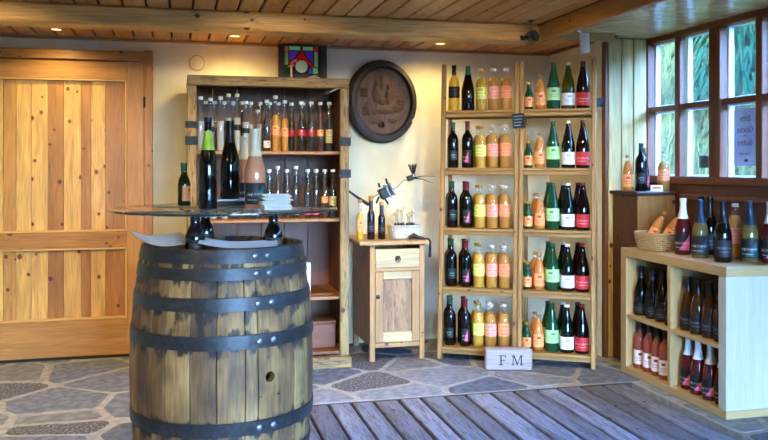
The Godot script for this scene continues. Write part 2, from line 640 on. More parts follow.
func shell() -> void:
	var pl := plaster()
	var wb := setting("wall_back")
	box(wb, "plaster", Vector3(6.2, 2.5, 0.3), Vector3(-0.1, 1.05, -0.15), pl, Vector3.ZERO, 0.0)
	var wl := setting("wall_left")
	box(wl, "plaster", Vector3(0.3, 2.5, 7.9), Vector3(-3.15, 1.05, 3.4), pl, Vector3.ZERO, 0.0)
	var ret := setting("wall_return")
	box(ret, "plaster", Vector3(0.32, 2.14, 0.79), Vector3(2.84, 1.04, 0.395), pl, Vector3.ZERO, 0.004)
	var wp := setting("wall_panel")
	var pale := wood("panel_pine", Color(0.84, 0.72, 0.45), "pine", 0.45)
	var brown := wood("panel_edge", Color(0.5, 0.31, 0.14), "plain", 0.5)
	box(wp, "backing", Vector3(0.32, 2.09, 0.02), Vector3(2.84, 1.035, 0.8), brown, Vector3.ZERO, 0.0)
	box(wp, "corner_post", Vector3(0.024, 2.08, 0.03), Vector3(2.692, 1.04, 0.817), brown)
	var x := 2.706
	for w in [0.094, 0.088, 0.1]:
		box(wp, "plank", Vector3(w - 0.006, 2.075, 0.018), Vector3(x + w / 2, 1.0385, 0.819), pale, Vector3.ZERO, 0.005)
		x += w


func floor_stones() -> void:
	var fl := setting("floor")
	var mortar := noisy("floor_mortar", Color(0.55, 0.54, 0.51), Color(0.64, 0.63, 0.59), 0.03, 0.75, 0.2, 1.4, 8)
	for q in [[-3.3, -0.3, 3.3, 1.405], [-3.3, 1.405, 0.5, 7.5], [2.53, 1.405, 3.3, 7.5]]:
		box(fl, "mortar_bed", Vector3(q[2] - q[0], 0.3, q[3] - q[1]), Vector3((q[0] + q[2]) / 2, -0.1535, (q[1] + q[3]) / 2), mortar, Vector3.ZERO, 0.0)
	box(fl, "deck_base", Vector3(2.03, 0.1, 6.1), Vector3(1.515, -0.2, 4.455), mortar, Vector3.ZERO, 0.0)
	var stone := [
		noisy("stone_blue_grey", Color(0.34, 0.37, 0.42), Color(0.46, 0.48, 0.52), 0.02, 0.7, 0.2, 1.7, 21),
		noisy("stone_slate", Color(0.27, 0.3, 0.35), Color(0.4, 0.43, 0.48), 0.025, 0.7, 0.2, 1.5, 22),
		noisy("stone_warm_grey", Color(0.4, 0.4, 0.4), Color(0.5, 0.5, 0.5), 0.02, 0.7, 0.2, 1.6, 23),
		noisy("stone_pale", Color(0.43, 0.45, 0.47), Color(0.54, 0.55, 0.57), 0.02, 0.7, 0.2, 1.8, 24),
		noisy("stone_speckled", Color(0.2, 0.2, 0.22), Color(0.55, 0.54, 0.53), 0.09, 0.7, 0.6, 2.2, 25, 2, true),
	]
	# crazy paving: cells of a jittered grid, each a slab of its own
	var sp := 0.43
	var seeds := []
	var r := RandomNumberGenerator.new()
	r.seed = 77
	for i in range(-8, 9):
		for j in range(-1, 13):
			seeds.append(Vector2(i * sp + r.randf_range(-0.22, 0.22) + (0.2 if j % 2 else 0.0), j * sp * 0.82 + r.randf_range(-0.17, 0.17)))
	var areas := [Rect2(-2.99, 0.01, 5.66, 1.395), Rect2(2.67, 0.84, 0.32, 0.565), Rect2(-2.99, 1.405, 3.48, 2.9), Rect2(2.53, 1.405, 0.46, 2.9)]
	for i in seeds.size():
		var s: Vector2 = seeds[i]
		var cell := PackedVector2Array([s + Vector2(-0.6, -0.6), s + Vector2(0.6, -0.6), s + Vector2(0.6, 0.6), s + Vector2(-0.6, 0.6)])
		for j in seeds.size():
			var o: Vector2 = seeds[j]
			if i == j or s.distance_to(o) > 1.2: continue
			var mid := (s + o) / 2
			var d := (o - s).normalized()
			var t := d.orthogonal() * 3.0
			var half := PackedVector2Array([mid + t, mid - t, mid - t - d * 5.0, mid + t - d * 5.0])
			var got := Geometry2D.intersect_polygons(cell, half)
			if got.is_empty():
				cell = PackedVector2Array()
				break
			cell = got[0]
		if cell.is_empty(): continue
		for area in areas:
			var a: Rect2 = area
			var rp := PackedVector2Array([a.position, a.position + Vector2(a.size.x, 0), a.end, a.position + Vector2(0, a.size.y)])
			for piece in Geometry2D.intersect_polygons(cell, rp):
				var inner := Geometry2D.offset_polygon(piece, -0.036 - r.randf() * 0.016, Geometry2D.JOIN_MITER)
				if inner.is_empty(): continue
				var round_ := Geometry2D.offset_polygon(inner[0], 0.024, Geometry2D.JOIN_ROUND)
				if round_.is_empty(): continue
				var fine := PackedVector2Array()
				var pg: PackedVector2Array = round_[0]
				var last := Vector2(99, 99)
				for k in pg.size():
					var p := pg[k]
					var q := pg[(k + 1) % pg.size()]
					var steps := maxi(1, int(p.distance_to(q) / 0.07))
					for e in steps:
						var v := p.lerp(q, float(e) / steps)
						if v.distance_to(last) < 0.012: continue
						fine.append(v + (Vector2(r.randf_range(-0.006, 0.006), r.randf_range(-0.006, 0.006)) if e > 0 else Vector2.ZERO))
						last = v
				if fine.size() < 3: continue
				slab(fl, fine, r.randf_range(-0.0015, 0.0005), stone[[0, 1, 2, 3, 0, 1, 0, 0, 4, 2][r.randi() % 10]])
	# the plank deck
	var tone := [
		wood("deck_grey", Color(0.46, 0.48, 0.53), "old", 0.55, 0.25),
		wood("deck_brown_grey", Color(0.41, 0.42, 0.46), "old", 0.55, 0.25),
		wood("deck_pale", Color(0.52, 0.54, 0.59), "old", 0.55, 0.25)]
	var x := 0.51
	var n := 0
	while x < 2.5:
		var w := rng.randf_range(0.118, 0.146)
		if x + w > 2.52: w = 2.52 - x
		if w < 0.05: break
		var y := rng.randf_range(-0.002, 0.002)
		box(fl, "plank", Vector3(w - 0.014, 0.03, 5.75), Vector3(x + w / 2, y - 0.015, 1.43 + 5.75 / 2), tone[n * 7 % 3], Vector3(0, rng.randf_range(-0.0006, 0.0006), 0), 0.005)
		x += w
		n += 1
	box(fl, "deck_edge", Vector3(2.02, 0.05, 0.014), Vector3(1.515, -0.027, 1.413), paint("deck_edge_iron", Color(0.2, 0.2, 0.21), 0.6), Vector3.ZERO, 0.002)


func slab(parent: Node, poly: PackedVector2Array, y: float, m: Material) -> void:
	var st := begin()
	var c := Vector2.ZERO
	for p in poly: c += p
	c /= poly.size()
	var idx := Geometry2D.triangulate_polygon(poly)
	var top := []
	for p in poly:
		var q: Vector2 = p - c
		top.append(Vector3(q.x * 0.993, y, q.y * 0.993))
	for i in range(0, idx.size(), 3):
		face(st, [top[idx[i]], top[idx[i + 1]], top[idx[i + 2]]], [Vector3.UP, Vector3.UP, Vector3.UP], [Vector2.ZERO, Vector2.ZERO, Vector2.ZERO])
	for i in poly.size():
		var j := (i + 1) % poly.size()
		var a := poly[i] - c
		var b := poly[j] - c
		var mid := (a + b) / 2
		var n := Vector3(mid.x, mid.length() * 0.7, mid.y).normalized()
		face(st, [top[i], top[j], Vector3(b.x, -0.014, b.y), Vector3(a.x, -0.014, a.y)], [n, n, n, n], [Vector2.ZERO, Vector2.ZERO, Vector2.ZERO, Vector2.ZERO])
	put(st.commit(), "stone", m, parent, Vector3(c.x, 0, c.y))


func ceiling() -> void:
	var ce := setting("ceiling")
	var dark := paint("ceiling_backing", Color(0.13, 0.08, 0.04), 0.8)
	box(ce, "backing", Vector3(6.6, 0.2, 8.2), Vector3(0, CEIL + 0.122, 3.4), dark, Vector3.ZERO, 0.0)
	var tones := [
		wood("ceiling_pine_a", Color(0.84, 0.59, 0.29), "pine", 0.4),
		wood("ceiling_pine_b", Color(0.79, 0.53, 0.25), "pine", 0.4),
		wood("ceiling_pine_c", Color(0.88, 0.65, 0.35), "plain", 0.4)]
	var x := -3.0
	var n := 0
	while x < 2.68:
		var w := 0.118
		var z1: float = 7.2 if x + w < 2.07 else 0.93
		if x < 2.055 and x + w >= 2.07: # the strip beside the fascia
			box(ce, "board", Vector3(2.06 - x - 0.004, 0.018, 6.27), Vector3((x + 2.056) / 2, CEIL + 0.009, 4.065), tones[n % 3], Vector3.ZERO, 0.005)
		box(ce, "board", Vector3(w - 0.012, 0.018, z1), Vector3(x + w / 2, CEIL + 0.009, z1 / 2), tones[(n * 5 + n / 3) % 3], Vector3.ZERO, 0.005)
		x += w
		n += 1
	var pale := [
		wood("bay_board_a", Color(0.82, 0.69, 0.44), "plain", 0.22),
		wood("bay_board_b", Color(0.84, 0.72, 0.45), "plain", 0.22)]
	var z := 0.945
	n = 0
	while z < 7.1:
		box(ce, "board", Vector3(0.93, 0.018, 0.093), Vector3(2.56, CEIL + 0.009, z + 0.048), pale[n % 2], Vector3.ZERO, 0.004)
		z += 0.097
		n += 1
	box(ce, "board", Vector3(0.32, 0.018, 0.12), Vector3(2.85, CEIL + 0.009, 0.88), pale[0], Vector3.ZERO, 0.004)
	# the beam along the back wall and the fascia parallel to the window
	var bm := wood("beam_pine", Color(0.9, 0.68, 0.37), "pine", 0.45)
	var t1 := setting("trim_1")
	box(t1, "beam", Vector3(5.06, 0.1, 0.2), Vector3(-0.47, CEIL - 0.05, 1.08), bm, Vector3.ZERO, 0.012)
	var t2 := setting("trim_2")
	box(t2, "fascia", Vector3(0.045, 0.1, 5.95), Vector3(2.083, CEIL - 0.05, 4.16), wood("fascia_pine", Color(0.74, 0.48, 0.21), "pine", 0.45), Vector3.ZERO, 0.006)
	var t3 := setting("trim_3")
	box(t3, "bay_edge", Vector3(0.62, 0.045, 0.05), Vector3(2.37, CEIL - 0.022, 0.94), wood("bay_edge_pine", Color(0.74, 0.56, 0.3), "plain", 0.45), Vector3.ZERO, 0.004)
	var t4 := setting("trim_4")
	box(t4, "cornice", Vector3(5.68, 0.018, 0.018), Vector3(-0.16, CEIL - 0.009, 0.009), wood("cornice_pine", Color(0.72, 0.52, 0.28), "plain", 0.5), Vector3.ZERO, 0.004)
	var t5 := setting("trim_5")
	box(t5, "cornice", Vector3(0.018, 0.018, 0.78), Vector3(2.671, CEIL - 0.009, 0.41), wood("cornice_pine", Color(0.72, 0.52, 0.28), "plain", 0.5), Vector3.ZERO, 0.004)


func door() -> void:
	var d := setting("door_1")
	var fr := wood("door_frame_pine", Color(0.72, 0.49, 0.22), "pine", 0.45)
	var lf := wood("door_leaf_pine", Color(0.78, 0.55, 0.26), "plain", 0.42)
	var light := wood("door_plank_light", Color(0.9, 0.7, 0.37), "pine", 0.4)
	var mid := wood("door_plank_mid", Color(0.8, 0.58, 0.27), "pine", 0.4)
	var deep := wood("door_plank_deep", Color(0.7, 0.47, 0.2), "pine", 0.4)
	var bead := wood("door_bead", Color(0.92, 0.72, 0.4), "plain", 0.4)
	# frame
	box(d, "jamb", Vector3(0.056, 2.0, 0.06), Vector3(-0.198, 1.0, 0.03), fr, Vector3.ZERO, 0.004)
	box(d, "jamb", Vector3(0.056, 2.0, 0.06), Vector3(-1.432, 1.0, 0.03), fr, Vector3.ZERO, 0.004)
	box(d, "head", Vector3(1.29, 0.062, 0.064), Vector3(-0.815, 1.96, 0.032), fr, Vector3.ZERO, 0.004)
	box(d, "gap_shade_strip", Vector3(1.18, 0.012, 0.05), Vector3(-0.815, 0.006, 0.026), paint("gap_shade_dark", Color(0.06, 0.04, 0.03), 0.7), Vector3.ZERO, 0.002)  # dark strip added to paint the shade in the gap under the leaf
	# leaf: stiles, rails, two panels of planks
	for x in [-0.28, -1.35]:
		box(d, "stile", Vector3(0.108, 1.912, 0.036), Vector3(x, 0.97, 0.024), lf, Vector3.ZERO, 0.003)
	box(d, "rail", Vector3(0.962, 0.12, 0.036), Vector3(-0.815, 1.866, 0.024), lf, Vector3.ZERO, 0.003)
	box(d, "rail", Vector3(0.962, 0.105, 0.036), Vector3(-0.815, 0.765, 0.024), wood("door_rail_pine", Color(0.72, 0.49, 0.21), "pine", 0.42), Vector3.ZERO, 0.003)
	box(d, "rail", Vector3(0.962, 0.235, 0.036), Vector3(-0.815, 0.132, 0.024), lf, Vector3.ZERO, 0.003)
	for pan in [[0.818, 1.806], [0.25, 0.713]]:
		var y0: float = pan[0]
		var y1: float = pan[1]
		var edges := [-1.296, -1.17, -1.085, -1.01, -0.92, -0.82, -0.725, -0.62, -0.558, -0.47, -0.334]
		var tone := [mid, light, mid, light, light, deep, light, deep, light, deep, light]
		for i in edges.size() - 1:
			var w: float = edges[i + 1] - edges[i]
			box(d, "plank", Vector3(w - 0.0015, y1 - y0, 0.014), Vector3(edges[i] + w / 2, (y0 + y1) / 2, 0.009 + (i % 2) * 0.0008), tone[i], Vector3.ZERO, 0.0012, 1)
		for y in [y0 + 0.006, y1 - 0.006]:
			box(d, "bead", Vector3(0.962, 0.012, 0.03), Vector3(-0.815, y, 0.029), bead, Vector3.ZERO, 0.005)
		for x in [-0.34, -1.29]:
			box(d, "bead", Vector3(0.012, y1 - y0, 0.03), Vector3(x, (y0 + y1) / 2, 0.029), bead, Vector3.ZERO, 0.005)
	for y in [1.66, 0.35]:
		put(lathe([Vector2(0, 0), Vector2(0.007, 0), Vector2(0.007, 0.07), Vector2(0, 0.075)], 12), "hinge", paint("iron_black", Color(0.05, 0.05, 0.05), 0.45, 0.6), d, Vector3(-0.224, y - 0.035, 0.062))


func window_wall() -> void:
	var brown := wood("window_brown", Color(0.52, 0.27, 0.13), "plain", 0.42)
	var wr := setting("wall_right")
	box(wr, "parapet", Vector3(0.1, 1.3, 6.4), Vector3(3.06, 0.49, 4.0), wood("parapet_brown", Color(0.44, 0.23, 0.12), "plain", 0.45), Vector3.ZERO, 0.0)
	box(wr, "lintel", Vector3(0.1, 0.3, 6.4), Vector3(3.06, 2.21, 4.0), plaster(), Vector3.ZERO, 0.0)
	box(wr, "corner_pier", Vector3(0.07, 2.5, 0.9), Vector3(3.045, 1.05, 0.35), plaster(), Vector3.ZERO, 0.0)
	box(wr, "far_pier", Vector3(0.1, 2.5, 2.1), Vector3(3.06, 1.05, 6.28), plaster(), Vector3.ZERO, 0.0)
	box(wr, "dado_ledge", Vector3(0.05, 0.03, 4.0), Vector3(2.985, 1.06, 3.22), brown, Vector3.ZERO, 0.006)
	var white := paint("outer_frame_white", Color(0.86, 0.87, 0.88), 0.5)
	var pane_m := clear_glass("window_pane", Color(0.85, 0.95, 0.92), 0.05)
	var n := 0
	var z := 0.8
	while z < 5.1:
		n += 1
		var w := setting("window_%d" % n)
		# one casement pair: post, two lights with a bar between, a rail across
		var lights := [[0.032, 0.314], [0.383, 0.664]]
		box(w, "head", Vector3(0.06, 0.036, 0.74), Vector3(3.03, CEIL - 0.018, z + 0.36), brown, Vector3.ZERO, 0.004)
		box(w, "sill", Vector3(0.075, 0.05, 0.74), Vector3(3.025, 1.157, z + 0.36), brown, Vector3.ZERO, 0.006)
		box(w, "post", Vector3(0.06, 0.87, 0.06), Vector3(3.02, 1.61, z), brown, Vector3.ZERO, 0.005)
		box(w, "post", Vector3(0.05, 0.87, 0.052), Vector3(3.022, 1.61, z + 0.347), brown, Vector3.ZERO, 0.005)
		box(w, "post", Vector3(0.06, 0.87, 0.06), Vector3(3.02, 1.61, z + 0.7), brown, Vector3.ZERO, 0.005)
		for l in lights:
			var a: float = z + l[0]
			var b: float = z + l[1]
			box(w, "rail", Vector3(0.05, 0.034, b - a + 0.02), Vector3(3.03, 1.612, (a + b) / 2), brown, Vector3.ZERO, 0.004)
			for q in [[1.182, 1.594], [1.63, 2.044]]:
				var y0: float = q[0]
				var y1: float = q[1]
				box(w, "pane", Vector3(0.004, y1 - y0, b - a), Vector3(3.036, (y0 + y1) / 2, (a + b) / 2), pane_m, Vector3.ZERO, 0.0)
				# the white outer window behind it
				box(w, "outer_frame", Vector3(0.034, y1 - y0, 0.016), Vector3(3.062, (y0 + y1) / 2, a + 0.004), white, Vector3.ZERO, 0.002)
				box(w, "outer_frame", Vector3(0.034, y1 - y0, 0.016), Vector3(3.062, (y0 + y1) / 2, b - 0.004), white, Vector3.ZERO, 0.002)
				box(w, "outer_frame", Vector3(0.03, 0.012, b - a - 0.03), Vector3(3.062, y0 + 0.002, (a + b) / 2), white, Vector3.ZERO, 0.002)
				box(w, "outer_frame", Vector3(0.03, 0.012, b - a - 0.03), Vector3(3.062, y1 - 0.002, (a + b) / 2), white, Vector3.ZERO, 0.002)
		z += 0.74
	# notice and plate fixed outside the glass
	var note := thing("paper_notice", Vector3(3.041, 1.245, 1.725), 0.0, "white paper notice with mirrored black lettering taped to the window pane", "notice")
	box(note, "sheet", Vector3(0.001, 0.32, 0.19), Vector3(0.0, 0.16, 0.0), paint("notice_paper", Color(0.82, 0.88, 0.96), 0.7), Vector3.ZERO, 0.0)
	var np := paint("notice_paper", Color.WHITE)
	np.backlight_enabled = true
	np.backlight = Color(0.35, 0.37, 0.4)
	var ink := paint("notice_ink", Color(0.1, 0.12, 0.2), 0.7)
	var font := SystemFont.new()
	font.font_names = PackedStringArray(["Droid Sans"])
	for q in [["Bitte", 44, 0.262], ["Glocke", 44, 0.2], ["am", 18, 0.168], ["läuten", 44, 0.128], ["-", 18, 0.1], ["Danke sehr", 20, 0.068]]:
		var t := TextMesh.new()
		t.text = q[0]
		t.font = font
		t.font_size = q[1]
		t.pixel_size = 0.001
		t.depth = 0.0006
		put(t, "lettering", ink, note, Vector3(-0.0011, q[2], 0.0), Vector3(0, PI / 2, 0))
	box(note, "stamp", Vector3(0.0008, 0.014, 0.03), Vector3(-0.001, 0.03, 0.01), ink, Vector3.ZERO, 0.0)
	var plate := thing("dark_plate", Vector3(3.043, 1.232, 1.36), 0.0, "small dark square plate behind the second window pane", "plate")
	box(plate, "board", Vector3(0.004, 0.075, 0.1), Vector3(0, 0.038, 0), paint("plate_dark", Color(0.05, 0.06, 0.07), 0.5), Vector3.ZERO, 0.001)
	box(plate, "print", Vector3(0.0008, 0.012, 0.07), Vector3(-0.0024, 0.052, 0), paint("plate_grey", Color(0.2, 0.22, 0.24), 0.6), Vector3.ZERO, 0.0)
	box(plate, "print", Vector3(0.0008, 0.012, 0.07), Vector3(-0.0024, 0.026, 0), paint("plate_grey", Color(0.2, 0.22, 0.24), 0.6), Vector3.ZERO, 0.0)


func behind_camera() -> void:
	# the entrance side: a wall with a wide glazed door, out of the frame
	var pl := plaster()
	var wf := setting("wall_front")
	box(wf, "plaster", Vector3(3.6, 2.5, 0.3), Vector3(-1.5, 1.05, 7.35), pl, Vector3.ZERO, 0.0)
	box(wf, "plaster", Vector3(0.6, 2.5, 0.3), Vector3(3.05, 1.05, 7.35), pl, Vector3.ZERO, 0.0)
	box(wf, "lintel", Vector3(2.5, 0.4, 0.3), Vector3(1.52, 2.22, 7.35), pl, Vector3.ZERO, 0.0)
	var d := setting("door_2")
	var brown := wood("window_brown", Color(0.52, 0.27, 0.13), "plain", 0.42)
	for k in 4:
		box(d, "stile", Vector3(0.06, 1.88, 0.06), Vector3(0.33 + k * 0.8, 1.01, 7.3), brown)
	for y in [0.04, 1.99]:
		box(d, "rail", Vector3(2.46, 0.06, 0.06), Vector3(1.53, y, 7.3), brown)
	for k in 3:
		box(d, "pane", Vector3(0.74, 1.88, 0.006), Vector3(0.73 + k * 0.8, 1.02, 7.3), clear_glass("window_pane", Color(0.85, 0.95, 0.92), 0.05), Vector3.ZERO, 0.0)


func outside() -> void:
	# a steep grassy bank beyond the window, conifers on it
	var st := begin()
	var n := FastNoiseLite.new()
	n.seed = 9
	n.frequency = 0.5
	n.fractal_octaves = 3
	var hgt := func(x: float, z: float) -> float:
		var t := clampf(x - 3.6, 0.0, 20.0)
		return minf(0.35 + t * 0.68, 3.3 + t * 0.05) + n.get_noise_2d(x, z) * 0.35 * minf(t, 1.0)
	var nx := 36
	var nz := 60
	for i in nx:
		for j in nz:
			var pts := []
			var uv := []
			for q in [[0, 0], [1, 0], [1, 1], [0, 1]]:
				var x: float = 3.4 + (i + q[0]) * 0.34
				var z: float = -12.0 + (j + q[1]) * 0.36
				pts.append(Vector3(x, hgt.call(x, z), z))
				uv.append(Vector2(x, z))
			var nn: Vector3 = (pts[3] - pts[0]).cross(pts[1] - pts[0]).normalized()
			face(st, pts, [nn, nn, nn, nn], uv)
	var bank_m := noisy("bank_grass", Color(0.15, 0.15, 0.06), Color(0.3, 0.27, 0.12), 0.05, 0.95, 2.0, 0.7, 31)
	bank_m.specular_mode = BaseMaterial3D.SPECULAR_DISABLED
	var bank := put(st.commit(), "grassy_bank", bank_m, self)
	tag(bank, "steep pale green grassy bank outside the window", "bank", "", "structure")
	# tufts of grass
	var bl := begin()
	for k in 9:
		var a := TAU * k / 9.0 + 0.3
		var d := Vector3(cos(a), 0, sin(a))
		var s := d.cross(Vector3.UP) * 0.012
		var tip := d * 0.12 + Vector3(0, 0.2 + 0.04 * (k % 3), 0)
		var mid := d * 0.04 + Vector3(0, 0.13, 0)
		face(bl, [-s, s, mid + s * 0.7, mid - s * 0.7], [d, d, d, d], [Vector2.ZERO, Vector2.ZERO, Vector2.ZERO, Vector2.ZERO])
		face(bl, [mid - s * 0.7, mid + s * 0.7, tip], [d, d, d], [Vector2.ZERO, Vector2.ZERO, Vector2.ZERO])
	var mm := MultiMesh.new()
	mm.transform_format = MultiMesh.TRANSFORM_3D
	mm.use_colors = true
	mm.mesh = bl.commit()
	mm.instance_count = 5200
	var r := RandomNumberGenerator.new()
	r.seed = 3
	for i in mm.instance_count:
		var x := r.randf_range(3.7, 9.5)
		var z := r.randf_range(-7.0, 3.5)
		var b := Basis(Vector3.UP, r.randf() * TAU).rotated(Vector3.FORWARD, 0.5).scaled(Vector3.ONE * r.randf_range(0.6, 1.3))
		mm.set_instance_transform(i, Transform3D(b, Vector3(x, hgt.call(x, z) - 0.02, z)))
		var c := Color(0.015, 0.021, 0.007).lerp(Color(0.07, 0.06, 0.018), clampf(n.get_noise_2d(x * 2.0 + 50.0, z * 2.0) * 1.2 + 0.5, 0.0, 1.0)) * r.randf_range(0.7, 1.1)
		mm.set_instance_color(i, c)
	var gm := StandardMaterial3D.new()
	gm.vertex_color_use_as_albedo = true
	gm.roughness = 0.9
	gm.specular_mode = BaseMaterial3D.SPECULAR_DISABLED
	gm.backlight_enabled = true
	gm.backlight = Color(0.06, 0.06, 0.02)
	mm.mesh.surface_set_material(0, gm)
	var g := MultiMeshInstance3D.new()
	g.multimesh = mm
	g.name = "meadow_grass"
	add_child(g)
	tag(g, "pale tufts of meadow grass on the bank outside the window", "grass", "", "stuff")
	# conifers
	var spots := [[6.2, -2.4, 3.2, "spruce with drooping blue green twigs outside the third window pane"], [8.6, -4.6, 3.0, "blue green spruce standing higher up the bank, beyond the nearest spruce"], [5.7, -0.2, 3.0, "blue green spruce nearest the right edge of the window"]]
	for q in spots:
		var x: float = q[0]
		var z: float = q[1]
		var h: float = q[2]
		var t := thing("spruce_tree", Vector3(x, hgt.call(x, z) - 0.1, z), 0.0, q[3], "tree", "spruces on the bank")
		put(lathe([Vector2(0, 0), Vector2(0.09, 0), Vector2(0.05, h * 0.6), Vector2(0.01, h), Vector2(0, h)], 10), "trunk", paint("spruce_bark", Color(0.16, 0.11, 0.08), 0.9), t)
		var f := begin()
		for k in 2600:
			var u := sqrt(r.randf())
			var y := h * (1.0 - u) + 0.12
			var rad := u * h * 0.26 * sqrt(r.randf())
			var a := r.randf() * TAU
			var c := Vector3(cos(a) * rad, y - rad * 0.35, sin(a) * rad)
			var out := Vector3(cos(a), 0, sin(a))
			var side := out.cross(Vector3.UP) * 0.016
			var tip := c + out * 0.1 + Vector3(r.randf_range(-0.03, 0.03), -r.randf_range(0.1, 0.22), r.randf_range(-0.03, 0.03))
			face(f, [c - side, c + side, tip + side * 0.3, tip - side * 0.3], [out, out, out, out], [Vector2.ZERO, Vector2.ZERO, Vector2.ZERO, Vector2.ZERO])
		var fm := paint("spruce_needles", Color(0.07, 0.2, 0.13), 0.8)
		fm.specular_mode = BaseMaterial3D.SPECULAR_DISABLED
		put(f.commit(), "twigs", fm, t)


func ceiling_lamps() -> void:
	var ring := paint("lamp_ring", Color(0.8, 0.78, 0.72), 0.3, 0.6)
	var glow := paint("lamp_glow", Color(1, 0.95, 0.85), 0.4)
	glow.emission_enabled = true
	glow.emission = Color(1.0, 0.82, 0.55)
	glow.emission_energy_multiplier = 3.0
	# three by the back wall in view, the others added unseen for more warm light
	var spots := [
		[-0.73, 0.31, 0.6, 0.0, 82.0, "recessed ceiling spotlight above the wooden door"], [0.345, 0.31, 0.6, 0.0, 82.0, "recessed ceiling spotlight above the tall open cabinet"], [1.727, 0.31, 0.6, 0.0, 82.0, "recessed ceiling spotlight left of the bottle racks"],
		[-1.0, 2.1, 4.0, 0.75, 52.0, "added unseen ceiling spotlight tilted towards the wooden door"], [0.5, 2.2, 4.0, 0.75, 52.0, "added unseen ceiling spotlight tilted towards the tall cabinet"], [1.75, 2.4, 4.0, 0.75, 52.0, "added unseen ceiling spotlight tilted towards the bottle racks"],
		[-1.2, 4.2, 4.0, 0.4, 62.0, "added unseen ceiling spotlight near the entrance, left of the barrel"], [0.9, 4.6, 1.2, 0.4, 62.0, "added unseen ceiling spotlight near the entrance, over the plank deck"]]
	for s in spots:
		var t := thing("ceiling_spotlight", Vector3(s[0], CEIL, s[1]), 0.0, s[5], "spotlight", "recessed ceiling spotlights")
		put(lathe([Vector2(0.03, 0.004), Vector2(0.03, -0.004), Vector2(0.042, -0.005), Vector2(0.045, 0.004)], 24), "ring", ring, t)
		put(lathe([Vector2(0.0, 0.0), Vector2(0.03, 0.0)], 20), "lens", glow, t, Vector3(0, -0.001, 0))
		var l := SpotLight3D.new()
		l.name = "lamp_light"
		l.light_color = Color(1.0, 0.88, 0.6)
		l.light_energy = s[2]
		l.light_size = 0.03
		l.spot_angle = s[4]
		l.spot_angle_attenuation = 1.0
		l.spot_range = 12.0
		l.spot_attenuation = 2.0
		l.shadow_enabled = true
		t.add_child(l, true)
		l.position = Vector3(0, -0.012, 0)
		l.rotation.x = -PI / 2 + s[3]


# ---------------------------------------------------------------- barrel and what stands on it
func stave_radius(y: float) -> float:
	var t := (y - 0.475) / 0.475
	return 0.301 + 0.047 * (1.0 - t * t)


const HOOPS := [[0.9, 0.95], [0.842, 0.885], [0.735, 0.783], [0.602, 0.652], [0.298, 0.348], [0.167, 0.215], [0.065, 0.108], [0.0, 0.05]]


func barrel_image() -> ImageTexture:
	var w := 1024
	var h := 384
	var n := FastNoiseLite.new()
	n.seed = 51
	n.frequency = 1.0
	n.fractal_octaves = 3
	var im := Image.create(w, h, false, Image.FORMAT_RGB8)
	var near := PackedFloat32Array()
	near.resize(h)
	for y in h:
		var yy := 0.95 * (1.0 - (y + 0.5) / h)
		var d := 1.0
		for hp in HOOPS:
			if yy < hp[0]: d = minf(d, (hp[0] - yy) * 1.0)
			elif yy > hp[1]: d = minf(d, (yy - hp[1]) * 1.6)
			else: d = 0.0
		near[y] = d
	for y in h:
		var vy := y / float(h)
		for x in w:
			var g := n.get_noise_2d(x * 0.16, vy * 5.0)
			var b := n.get_noise_2d(x * 0.012 + 300.0, vy * 4.0)
			var v := 0.82 + 0.22 * g + 0.3 * b
			# black stains left where the iron hoops weep, ragged, photographed below and above the hoops
			var s := n.get_noise_2d(x * 0.03 + 900.0, vy * 7.0) * 1.1 + 0.12 + 0.3 * g
			var reach := 0.004 + 0.07 * maxf(0.0, s)
			var k := clampf((reach - near[y]) / 0.03, 0.0, 1.0)
			var c := Color(v, v * (0.95 + 0.04 * b), v * (0.88 + 0.1 * b))
			c = c.lerp(Color(0.13, 0.11, 0.1), k * 0.75)
			im.set_pixel(x, y, c)
	return tex(im)


